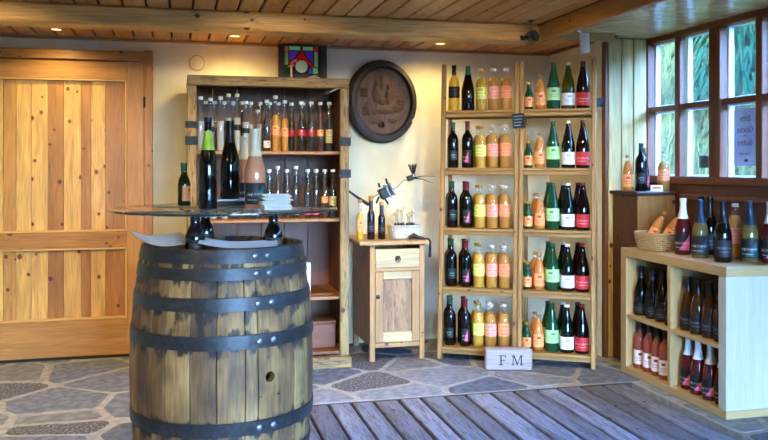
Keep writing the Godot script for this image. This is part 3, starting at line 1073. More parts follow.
func barrel() -> void:
	var t := thing("wine_barrel", Vector3(0.165, 0, 2.4), 0.0, "large old oak wine barrel with dark iron hoops under the glass table top", "barrel")
	var pic := barrel_image()
	var tones := []
	for c in [Color(0.56, 0.42, 0.22), Color(0.49, 0.36, 0.19), Color(0.6, 0.47, 0.27), Color(0.44, 0.32, 0.17)]:
		var m := StandardMaterial3D.new()
		m.resource_name = "barrel_oak"
		m.albedo_color = c
		m.albedo_texture = pic
		m.roughness = 0.6
		m.heightmap_enabled = true
		m.heightmap_texture = pic
		m.heightmap_scale = 0.2
		tones.append(m)
	var edges := [0.31, 0.57]
	while edges[-1] < TAU - 0.03:
		edges.append(edges[-1] + rng.randf_range(0.2, 0.31))
	edges.append(TAU + 0.31)
	for i in edges.size() - 1:
		var st := begin()
		var a0: float = edges[i] + 0.0045
		var a1: float = edges[i + 1] - 0.0045
		var cols := [[a0, -0.012], [a0, -0.003], [a0 + 0.008, 0.0], [(a0 + a1) / 2, 0.0015], [a1 - 0.008, 0.0], [a1, -0.003], [a1, -0.012]]
		var rows := 20
		for k in cols.size() - 1:
			for j in rows:
				if i == 0 and k in [2, 3] and j in [9, 10, 11]: continue
				var pts := []
				var ns := []
				var uv := []
				for q in [[k, j], [k + 1, j], [k + 1, j + 1], [k, j + 1]]:
					var a: float = cols[q[0]][0]
					var y: float = 0.95 * q[1] / rows
					var rr: float = stave_radius(y) + cols[q[0]][1]
					var tilt := 0.0
					if k == 0: tilt = -1.2
					if k == 1: tilt = -0.5
					if k == cols.size() - 3: tilt = 0.5
					if k == cols.size() - 2: tilt = 1.2
					pts.append(Vector3(sin(a) * rr, y, cos(a) * rr))
					ns.append(Vector3(sin(a + tilt), 0, cos(a + tilt)))
					uv.append(Vector2(a / TAU, 1.0 - y / 0.95))
				face(st, pts, ns, uv)
		if i == 0: bung_hole(st, a0 + 0.008, a1 - 0.008, 0.95 * 9 / 20.0, 0.95 * 12 / 20.0)
		# inside face above the head, and the end grain
		for j in 2:
			var y0 := 0.85 + 0.05 * j
			var y1 := 0.9 + 0.05 * j
			var pts2 := []
			var ns2 := []
			for q in [[a0, y0], [a1, y0], [a1, y1], [a0, y1]]:
				var rr2: float = stave_radius(q[1]) - 0.026
				pts2.append(Vector3(sin(q[0]) * rr2, q[1], cos(q[0]) * rr2))
				ns2.append(Vector3(-sin(q[0]), 0, -cos(q[0])))
			face(st, pts2, ns2, [Vector2(a0 / TAU, 0.1), Vector2(a1 / TAU, 0.1), Vector2(a1 / TAU, 0.0), Vector2(a0 / TAU, 0.0)])
		var rt := stave_radius(0.95)
		var e := []
		for q in [[a0, rt - 0.026], [a1, rt - 0.026], [a1, rt], [a0, rt]]:
			e.append(Vector3(sin(q[0]) * q[1], 0.95, cos(q[0]) * q[1]))
		face(st, e, [Vector3.UP, Vector3.UP, Vector3.UP, Vector3.UP], [Vector2(a0 / TAU, 0.3), Vector2(a1 / TAU, 0.3), Vector2(a1 / TAU, 0.32), Vector2(a0 / TAU, 0.32)])
		put(st.commit(), "stave", tones[(i * 5 + i / 4) % 4], t)
	var iron := noisy("hoop_iron", Color(0.12, 0.115, 0.11), Color(0.2, 0.19, 0.18), 0.03, 0.42, 0.1, 3.0, 61)
	iron.metallic = 0.3
	var rivet := paint("rivet_iron", Color(0.5, 0.5, 0.5), 0.35, 0.8)
	for hp in HOOPS:
		var y0: float = hp[0]
		var y1: float = hp[1]
		var p := []
		p.append(Vector2(stave_radius(y0) - 0.004, y0))
		p.append(Vector2(stave_radius(y0) + 0.0055, y0 + 0.001))
		p.append(Vector2(stave_radius((y0 + y1) / 2) + 0.006, (y0 + y1) / 2))
		p.append(Vector2(stave_radius(y1) + 0.0055, y1 - 0.001))
		p.append(Vector2(stave_radius(y1) - 0.004, y1))
		var hoop := put(lathe(p, 72), "hoop", iron, t)
		# lap joint with two rivets, right of the middle of the photographed side
		var ym := (y0 + y1) / 2
		var a_lap := 0.22
		var lp := []
		for v in p: lp.append(Vector2(v.x + 0.003, v.y))
		put(lathe(lp, 10, a_lap, a_lap + 0.34), "lap", iron, hoop)
		for a in [a_lap + 0.09, a_lap + 0.25]:
			var rr := stave_radius(ym) + 0.0085
			var mi := put(lathe([Vector2(0.012, 0), Vector2(0.0105, 0.004), Vector2(0.006, 0.006), Vector2(0, 0.007)], 12), "rivet", rivet, hoop, Vector3(sin(a) * rr, ym, cos(a) * rr))
			mi.basis = Basis(Vector3(cos(a), 0, -sin(a)), Vector3(sin(a), 0, cos(a)), Vector3(0, -1, 0))
	# head boards, set below the rim
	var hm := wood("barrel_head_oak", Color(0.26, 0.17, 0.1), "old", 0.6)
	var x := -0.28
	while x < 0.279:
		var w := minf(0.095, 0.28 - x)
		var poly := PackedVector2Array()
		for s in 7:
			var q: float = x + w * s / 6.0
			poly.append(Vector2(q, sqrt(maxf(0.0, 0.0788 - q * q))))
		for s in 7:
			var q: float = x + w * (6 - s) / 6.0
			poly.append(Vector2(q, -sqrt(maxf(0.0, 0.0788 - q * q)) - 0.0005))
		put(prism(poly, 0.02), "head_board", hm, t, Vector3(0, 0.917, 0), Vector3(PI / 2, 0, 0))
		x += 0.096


func bung_hole(st: SurfaceTool, a0: float, a1: float, y0: float, y1: float) -> void:
	# the stave's outer skin round a drilled hole, and the wall of the hole
	var am := (a0 + a1) / 2
	var ym := 0.495
	var rh := 0.019
	var r0 := stave_radius(ym)
	var at := func(a: float, y: float, inward: float) -> Vector3:
		var rr: float = stave_radius(y) - inward
		return Vector3(sin(a) * rr, y, cos(a) * rr)
	var n := 32
	var ring := []
	for k in n:
		var w := TAU * k / n
		var d := Vector2(cos(w), sin(w))
		var ha := (a1 - a0) / 2 * r0
		var far := 9.0
		if absf(d.x) > 0.0001: far = minf(far, ha / absf(d.x))
		if d.y > 0.0001: far = minf(far, (y1 - ym) / d.y)
		if d.y < -0.0001: far = minf(far, (ym - y0) / -d.y)
		ring.append([Vector2(am + d.x * rh / r0, ym + d.y * rh), Vector2(am + d.x * far / r0, ym + d.y * far), d])
	for k in n:
		var p: Array = ring[k]
		var q: Array = ring[(k + 1) % n]
		var pts := []
		var ns := []
		var uv := []
		for v in [p[0], q[0], q[1], p[1]]:
			pts.append(at.call(v.x, v.y, 0.0))
			ns.append(Vector3(sin(v.x), 0, cos(v.x)))
			uv.append(Vector2(v.x / TAU, 1.0 - v.y / 0.95))
		face(st, pts, ns, uv)
		var wall := [at.call(p[0].x, p[0].y, 0.0), at.call(q[0].x, q[0].y, 0.0), at.call(q[0].x, q[0].y, 0.028), at.call(p[0].x, p[0].y, 0.028)]
		var nn: Vector3 = -(Vector3(cos(am), 0, -sin(am)) * p[2].x + Vector3.UP * p[2].y)
		face(st, wall, [nn, nn, nn, nn], [uv[0], uv[1], uv[1], uv[0]])
	# corners of the patch that the rays miss
	for c in [Vector2(a0, y0), Vector2(a1, y0), Vector2(a1, y1), Vector2(a0, y1)]:
		var best := []
		for k in n:
			best.append([ring[k][1].distance_squared_to(c), k])
		best.sort()
		var k0: int = best[0][1]
		var k1: int = best[1][1]
		var u: Vector2 = ring[k0][1]
		var v: Vector2 = ring[k1][1]
		var nc := Vector3(sin(am), 0, cos(am))
		face(st, [at.call(u.x, u.y, 0.0), at.call(v.x, v.y, 0.0), at.call(c.x, c.y, 0.0)], [nc, nc, nc], [Vector2(u.x / TAU, 1.0 - u.y / 0.95), Vector2(v.x / TAU, 1.0 - v.y / 0.95), Vector2(c.x / TAU, 1.0 - c.y / 0.95)])


func sheet(called: String, at: Vector3, turn: float, size: Vector2, m: Material, label: String, curl := 0.0, cat := "paper", tip := 0.0) -> void:
	# a sheet of paper with a little curl and thickness
	var st := begin()
	var nx := 10
	for i in nx:
		var pts := []
		for q in [[0, 0], [1, 0], [1, 1], [0, 1]]:
			var u: float = float(i + q[0]) / nx
			var y: float = curl * pow(absf(u - 0.5) * 2.0, 2.0) * (1.0 if u < 0.5 else 0.3)
			pts.append(Vector3((u - 0.5) * size.x, y, (q[1] - 0.5) * size.y))
		var n: Vector3 = (pts[3] - pts[0]).cross(pts[1] - pts[0]).normalized()
		var low := []
		for p in pts: low.append(p - n * 0.0008)
		face(st, pts, [n, n, n, n], [Vector2.ZERO, Vector2.ZERO, Vector2.ZERO, Vector2.ZERO])
		face(st, low, [-n, -n, -n, -n], [Vector2.ZERO, Vector2.ZERO, Vector2.ZERO, Vector2.ZERO])
	var o := put(st.commit(), numbered(called), m, self, at, Vector3(tip, turn, 0))
	tag(o, label, cat)


func barrel_table_things() -> void:
	var head := 0.9275
	var top := 1.085
	var g := thing("glass_table_top", Vector3(0.172, 1.075, 2.4), 0.0, "round clear glass table top resting on short bottles over the barrel", "table top")
	var gm := clear_glass("table_glass", Color(0.55, 0.68, 0.66), 0.14)
	put(lathe([Vector2(0, 0), Vector2(0.433, 0), Vector2(0.437, 0.002), Vector2(0.437, 0.008), Vector2(0.433, 0.01), Vector2(0, 0.01)], 72), "disc", gm, g)
	var em := paint("table_edge_glass", Color(0.09, 0.16, 0.16), 0.08)
	put(lathe([Vector2(0.4372, 0.0018), Vector2(0.4376, 0.005), Vector2(0.4372, 0.0082)], 72), "edge", em, g)
	var legs := [[0.055, 2.56, "short dark bottle with gold script, left support of the glass table"], [0.345, 2.53, "short dark bottle with gold script, right support of the glass table"], [0.1, 2.3, "short dark bottle behind the left support of the glass table"]]
	for l in legs:
		bottle("piccolo", Vector3(l[0], head, l[1]), 0.15, l[2], "bottles carrying the glass table top", 0.92, 1.18)
	# papers inside the barrel rim
	sheet("leaflet", Vector3(-0.07, 0.966, 2.46), 0.3, Vector2(0.2, 0.17), paint("paper_white", Color(0.9, 0.89, 0.86), 0.7), "curled white paper hanging over the left side of the barrel rim", 0.03, "paper", 0.16)
	sheet("price_list", Vector3(0.21, 0.958, 2.6), -0.1, Vector2(0.28, 0.14), paint("paper_blue_white", Color(0.9, 0.91, 0.93), 0.6), "long white price list lying on the barrel rim", 0.02, "paper", 0.08)
	sheet("brown_leaflet", Vector3(0.18, 0.929, 2.34), 0.1, Vector2(0.17, 0.1), paint("paper_brown", Color(0.42, 0.27, 0.08), 0.6), "brown leaflet lying on the barrel head behind the price list", 0.004)
	sheet("yellow_note", Vector3(0.25, 0.929, 2.25), 0.6, Vector2(0.07, 0.05), paint("paper_yellow", Color(0.75, 0.68, 0.38), 0.6), "small yellow note lying on the barrel head", 0.01)
	# on the glass
	sheet("menu_sheet", Vector3(0.03, top + 0.0006, 2.34), 0.25, Vector2(0.24, 0.17), paint("paper_cream", Color(0.74, 0.7, 0.62), 0.6), "cream printed sheet lying flat on the left of the glass table", 0.002)
	sheet("tasting_sheet", Vector3(0.25, top + 0.0006, 2.28), -0.1, Vector2(0.26, 0.19), paint("paper_cream_b", Color(0.7, 0.68, 0.62), 0.6), "cream sheet under the champagne bottle on the glass table", 0.002)
	bottle("small_amber", Vector3(0.018, top, 2.19), 0.9, "small green bottle with orange side label on the glass table", "", 1.0, 0.95)
	bottle("hock_lime", Vector3(0.104, top, 2.483), 0.1, "tall dark bottle with lime green neck foil on the glass table", "", 1.03, 0.94)
	bottle("rose_foil", Vector3(0.283, top, 2.455), 0.2, "pink wine bottle with cream neck foil, front of two, on the glass table", "", 0.97, 0.93)
	bottle("rose_foil", Vector3(0.262, top, 2.17), 0.2, "pink wine bottle half hidden behind the cream foiled bottle on the glass table", "", 0.92, 0.9)
	var bk := thing("book_stack", Vector3(0.2, top + 0.0014, 2.24), 0.08, "dark book with pale cover lying under the champagne bottle", "book")
	box(bk, "pages", Vector3(0.13, 0.016, 0.1), Vector3(0, 0.009, 0), paint("book_dark", Color(0.05, 0.04, 0.04), 0.6))
	box(bk, "cover", Vector3(0.134, 0.008, 0.104), Vector3(0, 0.021, 0), paint("book_pale", Color(0.72, 0.74, 0.78), 0.5))
	bottle("magnum", Vector3(0.2, top + 0.0268, 2.24), 0.0, "plain black champagne bottle standing on the book on the glass table", "", 1.02, 0.97)
	var card := paint("card_white", Color(0.8, 0.77, 0.7), 0.65)
	var cs := thing("card_stack", Vector3(0.345, top, 2.62), 0.12, "stack of small white cards on the right of the glass table", "cards")
	for k in 9:
		box(cs, "card", Vector3(0.105, 0.0046, 0.06), Vector3(rng.randf_range(-0.008, 0.008), 0.0032 + k * 0.0066, rng.randf_range(-0.003, 0.003)), card, Vector3(0, rng.randf_range(-0.05, 0.05), 0), 0.0006)


# ---------------------------------------------------------------- tall cabinet
func tall_cabinet() -> void:
	var t := thing("tall_cabinet", Vector3(0.532, 0, 0.36), 0.0, "tall open antique wooden cabinet full of slender liqueur bottles", "cabinet")
	var out := wood("cabinet_grey_oak", Color(0.62, 0.5, 0.28), "old", 0.6, 0.15)
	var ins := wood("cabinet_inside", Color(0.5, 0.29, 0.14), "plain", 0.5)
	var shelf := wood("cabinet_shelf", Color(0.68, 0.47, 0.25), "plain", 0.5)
	var h := 1.785
	var w := 0.977
	for s in [-1, 1]:
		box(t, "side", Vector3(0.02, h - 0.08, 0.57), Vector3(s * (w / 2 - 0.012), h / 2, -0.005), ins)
		box(t, "stile", Vector3(0.056, h - 0.12, 0.03), Vector3(s * (w / 2 - 0.028), h / 2, 0.285), out, Vector3.ZERO, 0.005)
	box(t, "top_rail", Vector3(w, 0.06, 0.032), Vector3(0, h - 0.03, 0.286), out, Vector3.ZERO, 0.006)
	box(t, "top", Vector3(w, 0.022, 0.58), Vector3(0, h - 0.012, -0.02), out)
	box(t, "plinth", Vector3(w + 0.02, 0.07, 0.06), Vector3(0, 0.035, 0.31), out, Vector3.ZERO, 0.006)
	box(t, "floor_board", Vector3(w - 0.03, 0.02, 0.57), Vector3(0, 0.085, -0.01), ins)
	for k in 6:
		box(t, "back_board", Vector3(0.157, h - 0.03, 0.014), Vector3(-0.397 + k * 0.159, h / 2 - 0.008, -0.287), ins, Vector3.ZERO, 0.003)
	for y in [1.325, 0.905, 0.42]:
		box(t, "shelf", Vector3(w - 0.04, 0.02, 0.5 if y > 0.5 else 0.54), Vector3(0, y, -0.02), shelf, Vector3.ZERO, 0.003)
	var iron := paint("cabinet_iron", Color(0.1, 0.1, 0.11), 0.45, 0.6)
	for q in [[-1, 1.49, 0.039], [-1, 1.395, 0.052], [1, 1.395, 0.052], [1, 1.197, 0.052]]:
		var hg := box(t, "strap_hinge", Vector3(0.074, q[2], 0.006), Vector3(q[0] * (w / 2 - 0.026), q[1], 0.303), iron, Vector3.ZERO, 0.002)
		for dx in [-0.022, 0.022]:
			put(lathe([Vector2(0.007, 0), Vector2(0.005, 0.003), Vector2(0, 0.004)], 10), "nail", iron, hg, Vector3(dx, 0, 0.003), Vector3(PI / 2, 0, 0))


func ordinal(i: int) -> String:
	return ["first", "second", "third", "fourth", "fifth", "sixth", "seventh", "eighth", "ninth", "tenth", "eleventh", "twelfth", "thirteenth", "fourteenth"][i]


func cabinet_things() -> void:
	var xs := [0.125, 0.185, 0.245, 0.294, 0.346, 0.401, 0.473, 0.528, 0.583, 0.643, 0.744, 0.808, 0.868, 0.923]
	var tops := [1.67, 1.66, 1.67, 1.69, 1.69, 1.646, 1.593, 1.655, 1.684, 1.655, 1.649, 1.649, 1.649, 1.649]
	var ks := ["slim_clear", "slim_band", "slim_clear", "slim_band", "slim_band", "slim_band", "slim_clear", "slim_dark", "slim_amber", "slim_amber", "slim_red", "slim_red", "slim_brown", "slim_beige"]
	for i in xs.size():
		bottle(ks[i], Vector3(xs[i], 1.3355, 0.5 + rng.randf_range(-0.012, 0.012)), rng.randf_range(-0.2, 0.3), "slender liqueur bottle, %s from left in front row of cabinet's upper shelf" % ordinal(i), "liqueur bottles on the upper shelf", (tops[i] - 1.3355) / 0.292, 1.1)
	var xb := [0.16, 0.215, 0.275, 0.33, 0.385, 0.44, 0.5, 0.56, 0.615, 0.7, 0.775]
	for i in xb.size():
		bottle(["slim_clear", "slim_clear", "slim_clear", "slim_clear", "slim_dark", "slim_clear", "slim_clear", "slim_amber", "slim_amber", "slim_red", "slim_red"][i], Vector3(xb[i], 1.3355, 0.38), 0.1, "slender liqueur bottle, %s from left in back row of cabinet's upper shelf" % ordinal(i), "liqueur bottles on the upper shelf", 1.08, 1.05)
	var x2 := [0.13, 0.2, 0.27, 0.335, 0.405, 0.475, 0.543, 0.597, 0.655, 0.712, 0.785, 0.84, 0.897, 0.946]
	var k2 := ["slim_clear", "slim_clear", "slim_clear", "slim_dark", "slim_dark", "slim_dark", "slim_dark", "slim_brown", "slim_brown", "slim_dark", "slim_pink", "slim_pink", "slim_brown", "slim_beige"]
	for i in x2.size():
		bottle(k2[i], Vector3(x2[i], 0.9155, 0.5 + rng.randf_range(-0.012, 0.012)), rng.randf_range(-0.1, 0.3), "slender liqueur bottle, %s from left on cabinet's second shelf" % ordinal(i), "liqueur bottles on the second shelf", 1.12 if i in [7, 9] else 1.05, 1.1)
	var bx := thing("wooden_box", Vector3(0.86, 0.0955, 0.45), 0.0, "small brown wooden box at the bottom of the tall cabinet", "box")
	var bm := wood("box_brown", Color(0.48, 0.27, 0.1), "plain", 0.5)
	box(bx, "body", Vector3(0.2, 0.15, 0.16), Vector3(0, 0.075, 0), bm, Vector3.ZERO, 0.004)
	box(bx, "lid", Vector3(0.21, 0.02, 0.17), Vector3(0, 0.16, 0), bm, Vector3.ZERO, 0.004)
	var pb := thing("wooden_board", Vector3(0.84, 0.4315, 0.42), 0.2, "flat brown wooden board lying on the cabinet's third shelf", "board")
	box(pb, "plank", Vector3(0.16, 0.016, 0.3), Vector3(0, 0.008, 0), bm)
	var br := thing("brochure", Vector3(0.72, 0.4305, 0.56), -0.25, "white brochure propped upright on the cabinet's third shelf", "brochure")
	box(br, "cover", Vector3(0.15, 0.21, 0.006), Vector3(0, 0.105, 0), paint("brochure_white", Color(0.82, 0.84, 0.88), 0.4), Vector3(-0.12, 0, 0), 0.001)
	box(br, "picture", Vector3(0.1, 0.07, 0.002), Vector3(0, 0.14, 0.0), paint("brochure_brown", Color(0.5, 0.25, 0.12), 0.4), Vector3(-0.12, 0, 0), 0.0).position = Vector3(0, 0.144, -0.0008)


# ---------------------------------------------------------------- on the wall
func wall_things() -> void:
	# stained glass above the cabinet
	var s := thing("stained_glass_panel", Vector3(0.819, 1.786, 0.06), 0.0, "small stained glass panel in dark frame on top of the tall cabinet", "stained glass")
	var fr := wood("stained_frame", Color(0.12, 0.07, 0.04), "plain", 0.5)
	var w := 0.332
	var h := 0.288
	for sx in [-1, 1]:
		box(s, "frame", Vector3(0.04, h, 0.03), Vector3(sx * (w / 2 - 0.02), h / 2, 0), fr)
	box(s, "frame", Vector3(w - 0.08, 0.012, 0.03), Vector3(0, h - 0.006, 0), fr)
	box(s, "frame", Vector3(w - 0.08, 0.085, 0.03), Vector3(0, 0.0425, 0), fr)
	var lead := paint("lead_came", Color(0.03, 0.03, 0.035), 0.5, 0.4)
	box(s, "lead", Vector3(w - 0.08, h - 0.014, 0.006), Vector3(0, h / 2, -0.004), lead, Vector3.ZERO, 0.0)
	var gg := paint("glass_green", Color(0.55, 0.93, 0.65), 0.12)
	var gp := paint("glass_purple", Color(0.42, 0.3, 0.92), 0.12)
	var gr := paint("glass_red", Color(0.92, 0.1, 0.1), 0.12)
	var gw := paint("glass_white", Color(0.8, 0.96, 0.88), 0.12)
	var gd := paint("glass_dark_green", Color(0.03, 0.3, 0.12), 0.12)
	var gm := paint("glass_maroon", Color(0.3, 0.02, 0.08), 0.12)
	var px := func(c: Material, pts: Array) -> void:
		var p := PackedVector2Array()
		for q in pts: p.append(Vector2(q[0], 0.075 + 0.845 * q[1]))
		put(prism(p, 0.006), "pane", c, s, Vector3(0, 0, 0.003))
	px.call(gg, [[-0.094, 0.206], [-0.018, 0.206], [-0.018, 0.236], [-0.094, 0.236]])
	px.call(gg, [[0.0, 0.206], [0.07, 0.206], [0.07, 0.236], [0.0, 0.236]])
	px.call(gr, [[0.078, 0.2], [0.104, 0.2], [0.104, 0.236], [0.078, 0.236]])
	px.call(paint("glass_rose", Color(0.85, 0.55, 0.48), 0.12), [[-0.124, 0.19], [-0.1, 0.19], [-0.1, 0.236], [-0.124, 0.236]])
	px.call(gg, [[-0.124, 0.084], [-0.1, 0.09], [-0.1, 0.186], [-0.124, 0.186]])
	px.call(gg, [[0.08, 0.08], [0.104, 0.07], [0.104, 0.194], [0.08, 0.194]])
	px.call(gp, [[-0.094, 0.118], [-0.06, 0.134], [-0.026, 0.2], [-0.094, 0.2]])
	px.call(gp, [[0.008, 0.2], [0.036, 0.136], [0.072, 0.1], [0.072, 0.2]])
	px.call(gr, [[-0.094, 0.088], [-0.062, 0.078], [-0.045, 0.116], [-0.013, 0.13], [-0.009, 0.205], [-0.05, 0.132], [-0.094, 0.108]])
	px.call(gr, [[-0.005, 0.205], [-0.005, 0.13], [0.03, 0.114], [0.052, 0.078], [0.076, 0.078], [0.076, 0.088], [0.03, 0.13]])
	put(prism(ngon(24, 0.042, 0.042, Vector2(-0.008, 0.138)), 0.007), "pane", gw, s, Vector3(0, 0, 0.004))
	px.call(gd, [[-0.124, 0.02], [-0.094, 0.02], [-0.094, 0.076], [-0.124, 0.078]])
	px.call(gm, [[-0.09, 0.02], [-0.05, 0.02], [-0.058, 0.07], [-0.09, 0.08]])
	px.call(gp, [[0.04, 0.02], [0.066, 0.02], [0.066, 0.07], [0.05, 0.07]])
	px.call(gg, [[0.07, 0.02], [0.104, 0.02], [0.104, 0.064], [0.07, 0.07]])
	# iron ornament in front of it
	var iron := paint("ornament_iron", Color(0.72, 0.68, 0.62), 0.4, 0.35)
	var o := thing("iron_ornament", Vector3(0.75, 1.786, 0.3), 0.0, "curled silvery iron ornament in front of the stained glass", "ornament")
	put(tube([Vector3(-0.037, 0.0, 0), Vector3(-0.04, 0.05, 0), Vector3(-0.04, 0.11, 0), Vector3(-0.03, 0.14, 0), Vector3(-0.012, 0.152, 0), Vector3(-0.006, 0.13, 0)], 0.006, 8), "hook", iron, o)
	put(tube([Vector3(-0.065, 0.108, 0), Vector3(-0.04, 0.112, 0), Vector3(-0.02, 0.116, 0)], 0.0035, 8), "cross_bar", iron, o)
	put(tube([Vector3(-0.04, 0.006, 0), Vector3(0.02, 0.008, 0), Vector3(0.07, 0.03, 0), Vector3(0.115, 0.046, 0), Vector3(0.15, 0.03, 0), Vector3(0.165, 0.01, 0)], [0.006, 0.008, 0.011, 0.01, 0.008, 0.008], 8), "scroll", iron, o)
	put(tube([Vector3(0.15, 0.01, 0), Vector3(0.19, 0.02, 0), Vector3(0.27, 0.028, 0)], [0.008, 0.009, 0.002], 8), "point", iron, o)
	# round cover
	var rc := thing("round_wall_cover", Vector3(0.114, 1.935, 0.0), 0.0, "flat round cream cover on the wall above the cabinet's left corner", "cover")
	put(lathe([Vector2(0, 0.012), Vector2(0.043, 0.012), Vector2(0.05, 0.009), Vector2(0.055, 0.0)], 28), "disc", paint("cover_cream", Color(0.86, 0.82, 0.72), 0.5), rc, Vector3.ZERO, Vector3(PI / 2, 0, 0))
	put(lathe([Vector2(0.046, 0.0105), Vector2(0.049, 0.0135), Vector2(0.052, 0.008)], 28), "rim", paint("cover_rim", Color(0.7, 0.64, 0.52), 0.5), rc, Vector3.ZERO, Vector3(PI / 2, 0, 0))
	barrel_end()
	wire_figure()
	# lamps that hang at the end of the beam
	var chrome := paint("lamp_chrome", Color(0.5, 0.5, 0.5), 0.25, 0.9)
	var l := thing("track_spotlight", Vector3(1.955, CEIL, 1.29), 0.4, "small chrome spotlight hanging at the corner of the ceiling beams", "spotlight")
	put(lathe([Vector2(0.0, 0.0), Vector2(0.018, 0.0), Vector2(0.018, -0.008), Vector2(0.0, -0.012)], 16), "rose", chrome, l)
	put(tube([Vector3(0, -0.006, 0), Vector3(0, -0.075, 0)], 0.004, 8), "stem", chrome, l)
	var hd := put(lathe([Vector2(0.0, -0.045), Vector2(0.022, -0.042), Vector2(0.034, -0.02), Vector2(0.038, 0.01), Vector2(0.038, 0.03), Vector2(0.032, 0.03), Vector2(0.03, 0.015), Vector2(0.0, 0.01)], 20), "head", chrome, l, Vector3(0, -0.1, 0), Vector3(1.3, 0, 0.2))
	put(lathe([Vector2(0.0, 0.022), Vector2(0.02, 0.02), Vector2(0.029, 0.014)], 16), "bulb", paint("bulb_grey", Color(0.12, 0.12, 0.13), 0.2), hd)
	put(tube([Vector3(-0.03, -0.1, 0), Vector3(-0.07, -0.11, 0.0), Vector3(-0.08, -0.095, 0.0)], [0.01, 0.014, 0.008], 8), "clamp", paint("iron_black", Color(0.05, 0.05, 0.05), 0.45, 0.6), l)
	var v := thing("white_wall_spotlight", Vector3(2.106, CEIL - 0.03, 1.25), 0.0, "white cylindrical spotlight on a short arm at the fascia board", "spotlight")
	var wm := paint("lamp_white", Color(0.85, 0.84, 0.82), 0.45)
	put(tube([Vector3(0, 0, 0), Vector3(0.08, 0.012, -0.02), Vector3(0.2, 0.0, -0.05), Vector3(0.235, -0.03, -0.06)], 0.009, 8), "arm", wm, v)
	put(lathe([Vector2(0, 0.06), Vector2(0.024, 0.058), Vector2(0.029, 0.05), Vector2(0.03, -0.058), Vector2(0.026, -0.06), Vector2(0.0, -0.045)], 20), "shade", wm, v, Vector3(0.243, -0.07, -0.065), Vector3(0.12, 0, 0.1))


